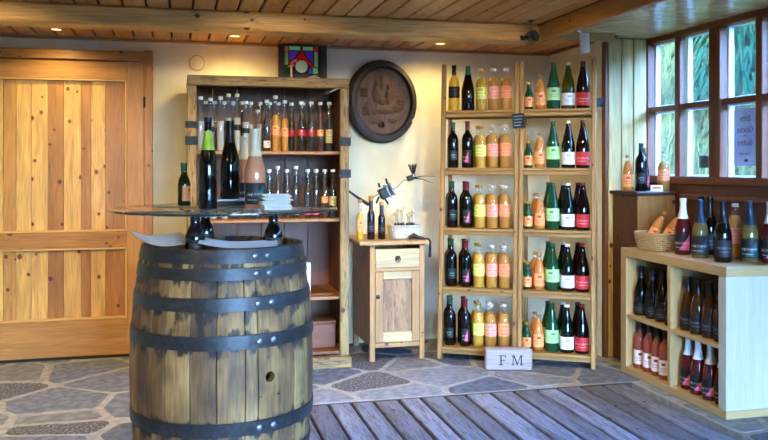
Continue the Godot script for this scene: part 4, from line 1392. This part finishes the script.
func barrel_end() -> void:
	var t := thing("carved_cask_head", Vector3(1.38, 1.696, 0.0), 0.0, "dark oval cask end with carved relief hanging on the wall", "carved cask")
	var hull := wood("cask_hull", Color(0.16, 0.11, 0.08), "old", 0.5, 0.2)
	var face_m := wood("cask_face", Color(0.36, 0.245, 0.17), "old", 0.55, 0.35)
	var ax := 0.232
	var ay := 0.268
	var n := 30
	# staves of the short hull
	for i in n:
		var st := begin()
		var a0 := TAU * i / n - 0.0005
		var a1 := TAU * (i + 1) / n + 0.0005
		var ring := [[0.035, 0.0], [0.05, 0.06], [0.035, 0.13], [0.008, 0.135], [-0.002, 0.115], [-0.002, 0.085]]
		for k in ring.size() - 1:
			var pts := []
			for q in [[a0, ring[k]], [a1, ring[k]], [a1, ring[k + 1]], [a0, ring[k + 1]]]:
				var gr: float = q[1][0] - 0.035
				pts.append(Vector3(cos(q[0]) * (ax + gr), sin(q[0]) * (ay + gr), q[1][1]))
			var m := (a0 + a1) / 2
			var dr: float = ring[k + 1][0] - ring[k][0]
			var dz: float = ring[k + 1][1] - ring[k][1]
			var nn := Vector3(cos(m) * dz, sin(m) * dz, -dr).normalized()
			face(st, pts, [nn, nn, nn, nn], [Vector2(i * 0.07, 0), Vector2(i * 0.07 + 0.05, 0), Vector2(i * 0.07 + 0.05, 0.1), Vector2(i * 0.07, 0.1)])
		put(st.commit(), "stave", hull, t)
	# hoop round the back
	var hp := []
	for i in 48:
		var a := TAU * i / 48
		hp.append(Vector3(cos(a) * (ax + 0.014), sin(a) * (ay + 0.014), 0.045))
	put(tube(hp, 0.012, 6, true), "hoop", paint("cask_iron", Color(0.09, 0.095, 0.11), 0.45, 0.6), t)
	var hs := begin()
	var hc := Vector2(-0.01, -0.165)
	var ex := ax - 0.034
	var ey := ay - 0.034
	for k in 48:
		var quad := []
		for w in [TAU * k / 48.0, TAU * (k + 1) / 48.0]:
			var dd := Vector2(cos(w), sin(w))
			# where the ray from the hole meets the oval
			var qa: float = pow(dd.x / ex, 2.0) + pow(dd.y / ey, 2.0)
			var qb: float = hc.x * dd.x / (ex * ex) + hc.y * dd.y / (ey * ey)
			var qc: float = pow(hc.x / ex, 2.0) + pow(hc.y / ey, 2.0) - 1.0
			quad.append([hc + dd * 0.017, hc + dd * ((-qb + sqrt(qb * qb - qa * qc)) / qa), dd])
		var zf := 0.092
		var f4 := []
		var fu := []
		for v in [quad[0][0], quad[1][0], quad[1][1], quad[0][1]]:
			f4.append(Vector3(v.x, v.y, zf))
			fu.append(v)
		face(hs, f4, [Vector3.BACK, Vector3.BACK, Vector3.BACK, Vector3.BACK], fu)
		var iw := Vector3(-quad[0][2].x, -quad[0][2].y, 0)
		face(hs, [f4[0], f4[1], f4[1] - Vector3(0, 0, 0.06), f4[0] - Vector3(0, 0, 0.06)], [iw, iw, iw, iw], [fu[0], fu[1], fu[1], fu[0]])
	put(hs.commit(), "head", face_m, t)
	# carving: figures, vine leaves with grapes, lettering-like strokes, a tap hole
	var z := 0.094
	var lump := func(x: float, y: float, rx: float, ry: float, d: float, called: String) -> void:
		var o := put(lathe([Vector2(1, 0), Vector2(0.86, 0.55), Vector2(0.5, 0.9), Vector2(0, 1)], 14), called, face_m, t, Vector3(x, y, z - 0.002), Vector3(PI / 2, 0, 0))
		o.scale = Vector3(rx, d * 0.8, ry)
	for q in [[-0.05, 0.05, 0.03, 0.062, 0.018], [-0.045, 0.125, 0.018, 0.022, 0.016], [0.04, 0.03, 0.026, 0.056, 0.018], [0.04, 0.1, 0.017, 0.021, 0.016], [-0.005, 0.13, 0.018, 0.06, 0.012], [-0.005, 0.0, 0.03, 0.03, 0.014], [0.0, -0.07, 0.09, 0.022, 0.01], [-0.1, -0.03, 0.03, 0.045, 0.012], [0.1, -0.05, 0.035, 0.03, 0.012], [-0.06, -0.13, 0.05, 0.03, 0.01], [0.07, -0.13, 0.04, 0.026, 0.01]]:
		lump.call(q[0], q[1], q[2], q[3], q[4], "carved_figure")
	for c in [Vector2(-0.135, 0.06), Vector2(-0.125, -0.07), Vector2(0.13, -0.02)]:
		for k in 9:
			lump.call(c.x + (k % 3 - 1) * 0.016 + rng.randf_range(-0.003, 0.003), c.y + (k / 3 - 1) * 0.022, 0.01, 0.01, 0.012, "carved_grape")
	for k in 6:
		box(t, "carved_line", Vector3(0.085 - absf(k - 2.0) * 0.01, 0.008, 0.006), Vector3(0.115 - k * 0.004, 0.115 - k * 0.02, z), face_m, Vector3.ZERO, 0.002)
	put(lathe([Vector2(0.017, 0.0), Vector2(0.018, 0.008), Vector2(0.024, 0.009), Vector2(0.028, 0.0)], 20), "tap_ring", face_m, t, Vector3(-0.01, -0.165, z - 0.002), Vector3(PI / 2, 0, 0))


func wire_figure() -> void:
	var t := thing("iron_insect", Vector3(1.022, 1.06, 0.42), 0.0, "wire and scrap iron insect sculpture fixed to the cabinet side", "sculpture")
	var iron := paint("insect_iron", Color(0.17, 0.16, 0.16), 0.45, 0.7)
	var steel := paint("insect_steel", Color(0.5, 0.5, 0.5), 0.35, 0.8)
	var o := Vector3(-1.022, -1.06, 0)
	put(tube([Vector3(1.0225, 1.115, 0) + o, Vector3(1.11, 1.05, 0) + o, Vector3(1.2, 0.99, 0) + o], [0.005, 0.008, 0.012], 8), "tail", iron, t)
	put(tube([Vector3(1.2, 0.992, 0) + o, Vector3(1.215, 1.03, 0) + o, Vector3(1.26, 1.055, 0) + o, Vector3(1.3, 1.07, 0) + o], 0.004, 6), "wire", steel, t)
	var rot := Vector3(0, 0, 0.45)
	box(t, "body_block", Vector3(0.075, 0.07, 0.06), Vector3(1.31, 1.068, 0) + o, iron, rot, 0.006)
	for s in [-1, 1]:
		box(t, "side_plate", Vector3(0.012, 0.09, 0.07), Vector3(1.34 + s * 0.014, 1.085 + s * 0.007, 0) + o, steel, rot, 0.003)
	for q in [[1.275, 1.105, 1.265, 1.13], [1.325, 1.13, 1.315, 1.16], [1.31, 1.03, 1.33, 0.995], [1.27, 1.04, 1.25, 1.0]]:
		put(tube([Vector3(q[0], q[1], 0.0) + o, Vector3(q[2], q[3], 0.01) + o], 0.007, 8), "bolt", iron, t)
	put(tube([Vector3(1.35, 1.09, 0) + o, Vector3(1.39, 1.1, 0) + o, Vector3(1.43, 1.142, 0) + o, Vector3(1.475, 1.16, 0) + o], 0.003, 6), "neck_wire", steel, t)
	box(t, "head_nut", Vector3(0.042, 0.036, 0.036), Vector3(1.482, 1.163, 0) + o, iron, Vector3(0, 0, 0.3), 0.005)
	var st := begin()
	for k in 40:
		var a := rng.randf() * TAU
		var r := sqrt(rng.randf()) * 0.022
		var b := Vector3(1.505 + cos(a) * r * 0.3, 1.185, sin(a) * r * 0.3) + o
		tube_to(st, [b, b + Vector3(cos(a) * r * 1.1 - 0.008, rng.randf_range(0.06, 0.078), sin(a) * r * 1.1)], 0.0014, 4)
	put(st.commit(), "bristle_tuft", iron, t)
	put(lathe([Vector2(0, 0), Vector2(0.016, 0), Vector2(0.014, 0.02), Vector2(0, 0.02)], 12), "tuft_socket", steel, t, Vector3(1.505, 1.172, 0) + o)
	put(tube([Vector3(1.5, 1.165, 0) + o, Vector3(1.57, 1.176, 0.01) + o, Vector3(1.65, 1.175, 0.02) + o], [0.005, 0.003, 0.0015], 6), "feeler", iron, t)
	put(tube([Vector3(1.5, 1.163, 0) + o, Vector3(1.57, 1.155, -0.01) + o, Vector3(1.645, 1.13, -0.02) + o], [0.005, 0.003, 0.0015], 6), "feeler", iron, t)


# ---------------------------------------------------------------- baskets
func basket(called: String, at: Vector3, turn: float, rx: float, rz: float, h: float, flare: float, m: Material, rim_m: Material, label: String) -> Node3D:
	var t := thing(called, at, turn, label, "basket")
	var stakes := 26
	var rows := 8
	var pt := func(a: float, y: float, grow: float) -> Vector3:
		var k: float = 1.0 + flare * y / h
		var c := cos(a)
		var s := sin(a)
		var p := pow(pow(absf(c), 3.2) + pow(absf(s), 3.2), -1.0 / 3.2)
		return Vector3(c * p * (rx * k + grow), y, s * p * (rz * k + grow))
	var st := begin()
	for r in rows:
		var pts := []
		for i in stakes * 2:
			var a := TAU * i / (stakes * 2)
			pts.append(pt.call(a, 0.004 + (r + 0.5) * (h - 0.012) / rows, (0.0022 if (i / 2 + r) % 2 else -0.0022)))
		tube_to(st, pts, (h / rows) * 0.5, 5, true)
	put(st.commit(), "weave", m, t)
	for i in stakes:
		var a := TAU * (i + 0.5) / stakes
		put(tube([pt.call(a, 0.0, 0.003), pt.call(a, h, 0.003)], 0.0035, 5), "stake", m, t)
	var rp := []
	for i in 40: rp.append(pt.call(TAU * i / 40, h, 0.001))
	put(tube(rp, 0.006, 6, true), "rim", rim_m, t)
	put(prism(ngon(24, rx * 0.98, rz * 0.98), 0.006), "base", m, t, Vector3(0, 0.004, 0), Vector3(PI / 2, 0, 0))
	return t


# ---------------------------------------------------------------- nightstand
func nightstand() -> void:
	var t := thing("small_cabinet", Vector3(1.353, 0, 0.32), 0.0, "small pale wooden cabinet with one drawer and one door", "cabinet")
	var body := wood("stand_pine", Color(0.74, 0.55, 0.31), "pine", 0.5)
	var side := wood("stand_side", Color(0.68, 0.47, 0.23), "pine", 0.5)
	var pale := wood("stand_pale", Color(0.82, 0.72, 0.5), "plain", 0.5)
	var panel := wood("stand_panel", Color(0.68, 0.5, 0.31), "old", 0.5)
	var w := 0.362
	var hz := 0.26
	for sx in [-1, 1]:
		for sz in [-1, 1]:
			box(t, "leg", Vector3(0.034, 0.74, 0.034), Vector3(sx * (w / 2 - 0.017), 0.37, sz * (hz - 0.017)), body, Vector3.ZERO, 0.003)
		box(t, "side_panel", Vector3(0.016, 0.65, 0.47), Vector3(sx * (w / 2 - 0.01), 0.415, 0), side)
	box(t, "back_panel", Vector3(0.3, 0.65, 0.012), Vector3(0, 0.415, -hz + 0.012), side)
	box(t, "bottom_board", Vector3(0.33, 0.016, 0.48), Vector3(0, 0.108, 0), side)
	box(t, "rail", Vector3(w - 0.066, 0.022, 0.03), Vector3(0, 0.583, hz - 0.016), body)
	box(t, "rail", Vector3(w - 0.066, 0.03, 0.03), Vector3(0, 0.1, hz - 0.016), body)
	box(t, "top", Vector3(0.5, 0.026, 0.58), Vector3(-0.015 - 0.01, 0.753, 0.0), wood("stand_top", Color(0.8, 0.63, 0.4), "plain", 0.45), Vector3.ZERO, 0.006).scale = Vector3(0.92, 1, 1)
	var dr := box(t, "drawer", Vector3(w - 0.07, 0.118, 0.024), Vector3(0, 0.654, hz - 0.008), pale, Vector3.ZERO, 0.004)
	var brass := paint("old_brass", Color(0.24, 0.2, 0.14), 0.4, 0.8)
	var ring := []
	for i in 16: ring.append(Vector3(cos(TAU * i / 16) * 0.016, sin(TAU * i / 16) * 0.019 - 0.004, 0.022))
	var plate := put(lathe([Vector2(0, 0.004), Vector2(0.012, 0.004), Vector2(0.014, 0)], 16), "pull", brass, dr, Vector3(0, 0, 0.012), Vector3(PI / 2, 0, 0))
	plate.name = "pull_plate"
	put(tube(ring, 0.003, 6, true), "pull_ring", brass, dr)
	# framed door with a figured panel
	var dw := w - 0.07
	for sx in [-1, 1]:
		box(t, "door_stile", Vector3(0.05, 0.452, 0.022), Vector3(sx * (dw / 2 - 0.025), 0.344, hz - 0.009), body, Vector3.ZERO, 0.003)
	box(t, "door_rail", Vector3(dw - 0.1, 0.05, 0.022), Vector3(0, 0.545, hz - 0.009), pale, Vector3.ZERO, 0.003)
	box(t, "door_rail", Vector3(dw - 0.1, 0.064, 0.022), Vector3(0, 0.15, hz - 0.009), pale, Vector3.ZERO, 0.003)
	box(t, "door_panel", Vector3(dw - 0.1, 0.34, 0.01), Vector3(0, 0.351, hz - 0.018), panel, Vector3.ZERO, 0.002)
	put(lathe([Vector2(0, 0.016), Vector2(0.009, 0.014), Vector2(0.011, 0.008), Vector2(0.006, 0.003), Vector2(0.014, 0.0)], 14), "door_knob", brass, t, Vector3(-dw / 2 + 0.018, 0.41, hz + 0.002), Vector3(PI / 2, 0, 0))
	# things on it
	var y := 0.7665
	bottle("oil", Vector3(1.136, y, 0.45), 0.0, "slim bottle of yellow liquid with orange label on the small cabinet", "", 0.88, 1.05)
	bottle("vinegar", Vector3(1.209, y, 0.45), 0.0, "slim dark bottle with tall cork, second from left on the small cabinet", "", 0.96, 1.2)
	bottle("vinegar", Vector3(1.278, y, 0.46), 0.3, "slim dark reddish bottle beside the white basket on the small cabinet", "", 0.83, 1.15)
	var white := paint("wicker_white", Color(0.8, 0.78, 0.72), 0.7)
	basket("white_basket", Vector3(1.437, y, 0.44), 0.0, 0.088, 0.06, 0.085, 0.18, white, white, "white woven basket of bottle stoppers on the small cabinet")
	var stem := paint("stopper_pale", Color(0.8, 0.72, 0.56), 0.6)
	var dark := paint("stopper_dark", Color(0.04, 0.03, 0.03), 0.35)
	var heads := [[-0.06375, 0.028, 0.135], [-0.0408, -0.016, 0.155], [-0.0255, 0.024, 0.15], [-0.0068, -0.02, 0.165], [0.017, 0.024, 0.125], [0.03825, -0.012, 0.13], [0.0527, 0.024, 0.148], [0.0612, -0.016, 0.12]]
	for i in heads.size():
		var q: Array = heads[i]
		var s := thing("bottle_stopper", Vector3(1.437 + q[0], y + 0.007, 0.44 + q[1]), 0.3 * i, "dark bottle stopper with pale wooden knob, %s from left in the white basket" % ordinal(i), "stopper", "bottle stoppers in the white basket")
		put(lathe([Vector2(0, 0), Vector2(0.009, 0.0), Vector2(0.011, 0.05), Vector2(0.014, 0.07), Vector2(0.015, 0.085), Vector2(0.011, 0.097), Vector2(0, 0.1)], 12), "plug", dark, s)
		put(lathe([Vector2(0, 0.09), Vector2(0.0045, 0.09), Vector2(0.004, q[2] + 0.01), Vector2(0.011, q[2] + 0.016), Vector2(0.0125, q[2] + 0.026), Vector2(0.007, q[2] + 0.034), Vector2(0, q[2] + 0.035)], 12), "knob", stem, s)
	# black strap lying over the edge
	var bs := thing("black_strap", Vector3(1.5, y, 0.52), 0.0, "crumpled black strap hanging over the small cabinet's right corner", "strap")
	var leather := paint("strap_black", Color(0.03, 0.03, 0.032), 0.5)
	put(tube([Vector3(-0.06, 0.012, 0.02), Vector3(-0.03, 0.028, 0.03), Vector3(0.0, 0.014, 0.02), Vector3(0.04, 0.008, 0.03)], [0.01, 0.018, 0.013, 0.008], 8), "bundle", leather, bs)
	put(tube([Vector3(0.03, 0.007, 0.03), Vector3(0.068, 0.006, 0.035), Vector3(0.078, -0.01, 0.036), Vector3(0.078, -0.06, 0.037), Vector3(0.076, -0.115, 0.037)], [0.006, 0.006, 0.0075, 0.009, 0.01], 8), "tail", leather, bs)


# ---------------------------------------------------------------- racks
func racks() -> void:
	var origin := Vector3(1.62, 0, 0.637)
	var turn := -deg_to_rad(30.7)
	var b := Basis(Vector3.UP, turn)
	var pine := wood("rack_pine", Color(0.7, 0.52, 0.28), "pine", 0.5)
	var shade := wood("rack_rail_pine", Color(0.7, 0.52, 0.28), "plain", 0.5)
	var lean := 0.14
	var levels := [0.085, 0.462, 0.842, 1.231, 1.606]
	var defs := [[-0.022, 0.488, "left", "left leaning pine ladder rack with wine and juice bottles"], [0.489, 0.966, "right", "right leaning pine ladder rack with green and juice bottles"]]
	for df in defs:
		var u0: float = df[0]
		var u1: float = df[1]
		var t := thing("bottle_rack", origin, turn, df[3], "rack", "pine bottle racks in the corner")
		for u in [u0 + 0.015, u1 - 0.015]:
			var ang := atan2(lean, 1.9)
			box(t, "post", Vector3(0.028, 1.915, 0.032), Vector3(u, 0.957, -lean / 2 - 0.018), pine, Vector3(-ang, 0, 0), 0.005)
			box(t, "back_post", Vector3(0.026, 1.7, 0.024), Vector3(u, 0.85, -0.345), pine, Vector3.ZERO, 0.004)
			for y in levels:
				box(t, "side_rail", Vector3(0.018, 0.03, 0.34 - lean * y / 1.9), Vector3(u, y - 0.034, (-0.36 - lean * y / 1.9) / 2), shade, Vector3.ZERO, 0.003)
		for y in levels:
			var zf: float = -lean * y / 1.9
			var dep: float = 0.335 + zf
			box(t, "shelf", Vector3(u1 - u0 - 0.058, 0.018, dep), Vector3((u0 + u1) / 2, y - 0.009, zf - dep / 2), pine, Vector3.ZERO, 0.004)
			box(t, "front_rail", Vector3(u1 - u0 - 0.06, 0.026, 0.016), Vector3((u0 + u1) / 2, y - 0.031, zf - 0.022), shade, Vector3.ZERO, 0.003)
			box(t, "back_rail", Vector3(u1 - u0 - 0.06, 0.03, 0.014), Vector3((u0 + u1) / 2, y - 0.033, -0.335), shade, Vector3.ZERO, 0.003)
	var us := [0.05, 0.145, 0.232, 0.313, 0.396, 0.543, 0.615, 0.698, 0.79, 0.882]
	var names := ["topmost", "second", "third", "fourth", "lowest"]
	var base := ["dark_script", "dark_slash", "juice_yellow", "juice_pink", "juice_orange", "small_green", "half_juice", "green", "deep", "red_label"]
	var says := {
		"golden": "golden wine bottle with black label", "red_green": "dark red bottle with green neck", "dark_script": "black wine bottle with pale script", "dark_slash": "black wine bottle with pink label slash",
		"juice_yellow": "juice bottle with yellow label", "juice_pink": "juice bottle with pink label", "juice_orange": "juice bottle with orange label", "small_green": "small green bottle with orange label",
		"half_juice": "small orange juice bottle", "green": "green bottle with pale green label", "deep": "dark green bottle with white label", "olive": "olive green bottle with white label", "red_label": "dark bottle with red label"}
	var cam := Vector3(0, 0, 5.65)
	for row in 5:
		var y: float = levels[4 - row]
		for i in 10:
			var kind: String = base[i]
			if row == 0 and i == 0: kind = "golden"
			if row == 0 and i == 1: kind = "red_green"
			if row == 0 and i == 8: kind = "olive"
			var rack_side: String = "left" if i < 5 else "right"
			var zf: float = -lean * y / 1.9
			var at: Vector3 = origin + b * Vector3(us[i] + rng.randf_range(-0.002, 0.002), 0, zf - 0.078 - rng.randf_range(0.0, 0.004))
			at.y = y + 0.0005
			var aim := atan2(cam.x - at.x, cam.z - at.z) + rng.randf_range(-0.25, 0.25)
			bottle(kind, at, aim, "%s, front, %s shelf of the %s rack" % [says[kind], names[row], rack_side], "bottles on the %s rack" % rack_side, rng.randf_range(0.985, 1.015))
			if row >= 2 or (row == 1 and i in [2, 3, 4]):
				var shift := -0.03 if i < 5 else -0.034
				var at2: Vector3 = origin + b * Vector3(us[i] + shift, 0, zf - 0.172)
				at2.y = y + 0.0005
				bottle(kind, at2, aim, "%s, behind its twin, %s shelf of the %s rack" % [says[kind], names[row], rack_side], "bottles on the %s rack" % rack_side)
	# chalk price tags
	for q in [[0.49, 0.012, 1.53, 0.078, 0.095, "black chalk price tag hanging between the two racks", 0.08], [0.978, -0.085, 1.643, 0.078, 0.055, "black chalk price tag at the right post of the right rack", -0.05]]:
		var at: Vector3 = origin + b * Vector3(q[0], 0, q[1] - lean * q[2] / 1.9 + 0.02)
		at.y = q[2]
		var tg := thing("chalk_tag", at, turn + 0.15, q[5], "tag", "chalk price tags")
		box(tg, "slate", Vector3(q[3], q[4], 0.005), Vector3.ZERO, paint("slate_black", Color(0.03, 0.035, 0.045), 0.6), Vector3(0, 0, q[6]), 0.001)
		var im := Image.create(64, 64, false, Image.FORMAT_RGB8)
		im.fill(Color(0.05, 0.06, 0.08))
		var r := RandomNumberGenerator.new()
		r.seed = int(q[0] * 100)
		for k in 4: scribble(im, r, 6, 58 - k * 5, 10 + k * 14, 3, Color(0.62, 0.7, 0.74))
		var m := paint("chalk_%d" % int(q[0] * 100), Color.WHITE, 0.8)
		m.albedo_texture = tex(im)
		var qd := QuadMesh.new()
		qd.size = Vector2(q[3] * 0.94, q[4] * 0.92)
		put(qd, "chalk_writing", m, tg, Vector3(0, 0, 0.0031), Vector3(0, 0, q[6]))
	# the F M block on the floor
	var blk := thing("lettered_block", Vector3(1.955, 0, 0.955), -deg_to_rad(14.0), "whitewashed wooden block stamped with letters F and M, on the floor before the racks", "block")
	var ww := wood("whitewashed_wood", Color(0.72, 0.66, 0.64), "plain", 0.75, 0.2)
	box(blk, "block", Vector3(0.285, 0.128, 0.085), Vector3(0, 0.064, 0), ww, Vector3.ZERO, 0.008)
	var font := SystemFont.new()
	font.font_names = PackedStringArray(["Droid Serif"])
	for q in [["F", -0.04], ["M", 0.05]]:
		var t := TextMesh.new()
		t.text = q[0]
		t.font = font
		t.font_size = 84
		t.pixel_size = 0.001
		t.depth = 0.002
		put(t, "letter", paint("letter_ink", Color(0.1, 0.08, 0.09), 0.7), blk, Vector3(q[1], 0.062, 0.0428))


# ---------------------------------------------------------------- by the window
func pedestal() -> void:
	var t := thing("corner_pedestal", Vector3(2.857, 0, 0.985), 0.0, "dark brown wooden pedestal in the corner beside the window", "pedestal")
	var m := wood("pedestal_brown", Color(0.42, 0.24, 0.12), "pine", 0.45)
	box(t, "body", Vector3(0.262, 1.062, 0.29), Vector3(0.005, 0.531, 0.0), m, Vector3.ZERO, 0.003)
	box(t, "front_board", Vector3(0.262, 1.06, 0.012), Vector3(0.005, 0.531, 0.151), wood("pedestal_front", Color(0.62, 0.43, 0.2), "pine", 0.45), Vector3.ZERO, 0.002)
	box(t, "top", Vector3(0.283, 0.024, 0.325), Vector3(-0.004, 1.074, 0.005), wood("pedestal_top", Color(0.26, 0.14, 0.07), "plain", 0.4), Vector3.ZERO, 0.006)
	var y := 1.0865
	bottle("half_juice", Vector3(2.765, y, 0.97), -0.5, "orange juice bottle, leftmost on the corner pedestal", "", 1.0, 1.0)
	bottle("dark_script", Vector3(2.815, y, 1.04), -0.5, "tall black wine bottle on the corner pedestal", "", 1.0, 1.0)
	bottle("red_label", Vector3(2.895, y, 0.94), -0.4, "dark bottle with red label behind the black bottle on the corner pedestal", "", 0.93, 0.8)
	bottle("juice_orange", Vector3(2.955, y, 1.07), -0.6, "large orange juice bottle in front of the window on the corner pedestal", "", 0.85, 1.0)
	var c := thing("price_card", Vector3(2.88, y, 1.11), -0.35, "small folded price card on the corner pedestal", "card")
	box(c, "card", Vector3(0.075, 0.04, 0.002), Vector3(0, 0.019, 0), paint("card_cream", Color(0.85, 0.76, 0.66), 0.6), Vector3(-0.35, 0, 0), 0.0)
	box(c, "print", Vector3(0.05, 0.012, 0.001), Vector3(0, 0.022, 0.0016), paint("card_print", Color(0.75, 0.35, 0.2), 0.6), Vector3(-0.35, 0, 0), 0.0)


func cube_shelf() -> void:
	var z0 := 1.165
	var z1 := 2.155
	var zm := (z0 + z1) / 2
	var t := thing("cube_shelf", Vector3(2.6, 0, zm), 0.0, "pale birch cube shelf with four compartments of bottles by the window", "shelf")
	var birch := wood("birch", Color(0.8, 0.66, 0.44), "fine", 0.4)
	var white := wood("birch_daylit_side", Color(0.84, 0.8, 0.7), "fine", 0.4)  # paler birch: daylight on the near side put into its colour
	var L := z1 - z0
	var dep := 0.39
	var cx := dep / 2
	box(t, "top", Vector3(dep, 0.05, L), Vector3(cx, 0.725, 0), birch, Vector3.ZERO, 0.002)
	box(t, "bottom", Vector3(dep, 0.04, L), Vector3(cx, 0.02, 0), birch, Vector3.ZERO, 0.002)
	for s in [-1, 1]:
		box(t, "side", Vector3(dep, 0.659, 0.06), Vector3(cx, 0.37, s * (L / 2 - 0.03)), white if s > 0 else birch, Vector3.ZERO, 0.002)
	box(t, "divider", Vector3(dep - 0.006, 0.659, 0.03), Vector3(cx, 0.37, 0.005), birch, Vector3.ZERO, 0.002)
	for q in [[-L / 2 + 0.06, -0.01], [0.02, L / 2 - 0.06]]:
		box(t, "middle_shelf", Vector3(dep - 0.008, 0.022, q[1] - q[0] - 0.001), Vector3(cx, 0.345, (q[0] + q[1]) / 2), birch, Vector3.ZERO, 0.002)
	# bottles in the four compartments
	var fills := [
		["spark_gold", [1.27, 1.385, 1.49, 1.6], 0.3565, "black sparkling wine bottle with gold neck", "upper left"],
		["spark_straw", [1.735, 1.835, 1.93, 2.03], 0.3565, "amber sparkling wine bottle with dark label", "upper right"],
		["rose_white", [1.27, 1.36, 1.45, 1.54], 0.0405, "pink wine bottle with white label", "lower left"],
		["spark_pink", [1.735, 1.84, 1.945, 2.04], 0.0405, "dark pink bottle with white neck foil", "lower right"]]
	for f in fills:
		var zs: Array = f[1]
		for i in zs.size():
			bottle(f[0], Vector3(2.672 + rng.randf_range(-0.008, 0.01), f[2], zs[i]), -0.75 + rng.randf_range(-0.25, 0.25), "%s, %s from left in %s cube" % [f[3], ordinal(i), f[4]], "bottles in the %s cube" % f[4], 0.92 if f[0] != "rose_white" else 0.93)
	# bottles on top
	var y := 0.7505
	bottle("spark_pink", Vector3(2.735, y, 1.6), -0.45, "pink bottle with white neck foil beside the basket on the cube shelf")
	bottle("spark_teal", Vector3(2.722, y, 1.775), -0.45, "pale bottle with blue foil, second from the basket on the cube shelf")
	bottle("spark_black", Vector3(2.885, y, 1.63), -0.45, "black bottle behind the blue foiled and black bottles on the cube shelf", "", 1.03)
	bottle("spark_black", Vector3(2.92, y, 1.5), -0.45, "black foiled bottle rearmost on the cube shelf, near the window sill", "", 1.02)
	bottle("spark_black", Vector3(2.715, y, 1.975), -0.45, "black sparkling wine bottle in front on the cube shelf", "", 1.0, 1.03)
	bottle("juice_pink", Vector3(2.905, y, 1.82), -0.5, "yellow juice bottle with pink label among the bottles on the cube shelf", "", 1.06)
	bottle("spark_teal", Vector3(2.868, y, 1.985), -0.5, "pale bottle with blue foil beside the juice bottle on the cube shelf", "", 1.0)
	bottle("spark_pink", Vector3(2.93, y, 2.06), -0.5, "pink bottle with white foil at the right edge of the cube shelf", "", 1.0)
	# gift basket with two bottles lying in it
	var wick := paint("wicker_natural", Color(0.66, 0.52, 0.32), 0.7)
	basket("wicker_basket", Vector3(2.735, y, 1.35), 0.25, 0.085, 0.1, 0.1, 0.25, wick, wick, "natural wicker basket holding two small bottles on the cube shelf")
	for q in [[2.72, 1.28, 0.5, "juice bottle leaning in the wicker basket, left one"], [2.75, 1.38, 0.55, "juice bottle leaning in the wicker basket, right one"]]:
		var bt := bottle("half_juice", Vector3(q[0], y + 0.03, q[1]), 0.0, q[3], "bottles in the wicker basket", 0.95, 0.95)
		bt.basis = Basis.from_euler(Vector3(-0.15, -0.5, -q[2] * 0.9)) * Basis().scaled(Vector3.ONE * 0.95)
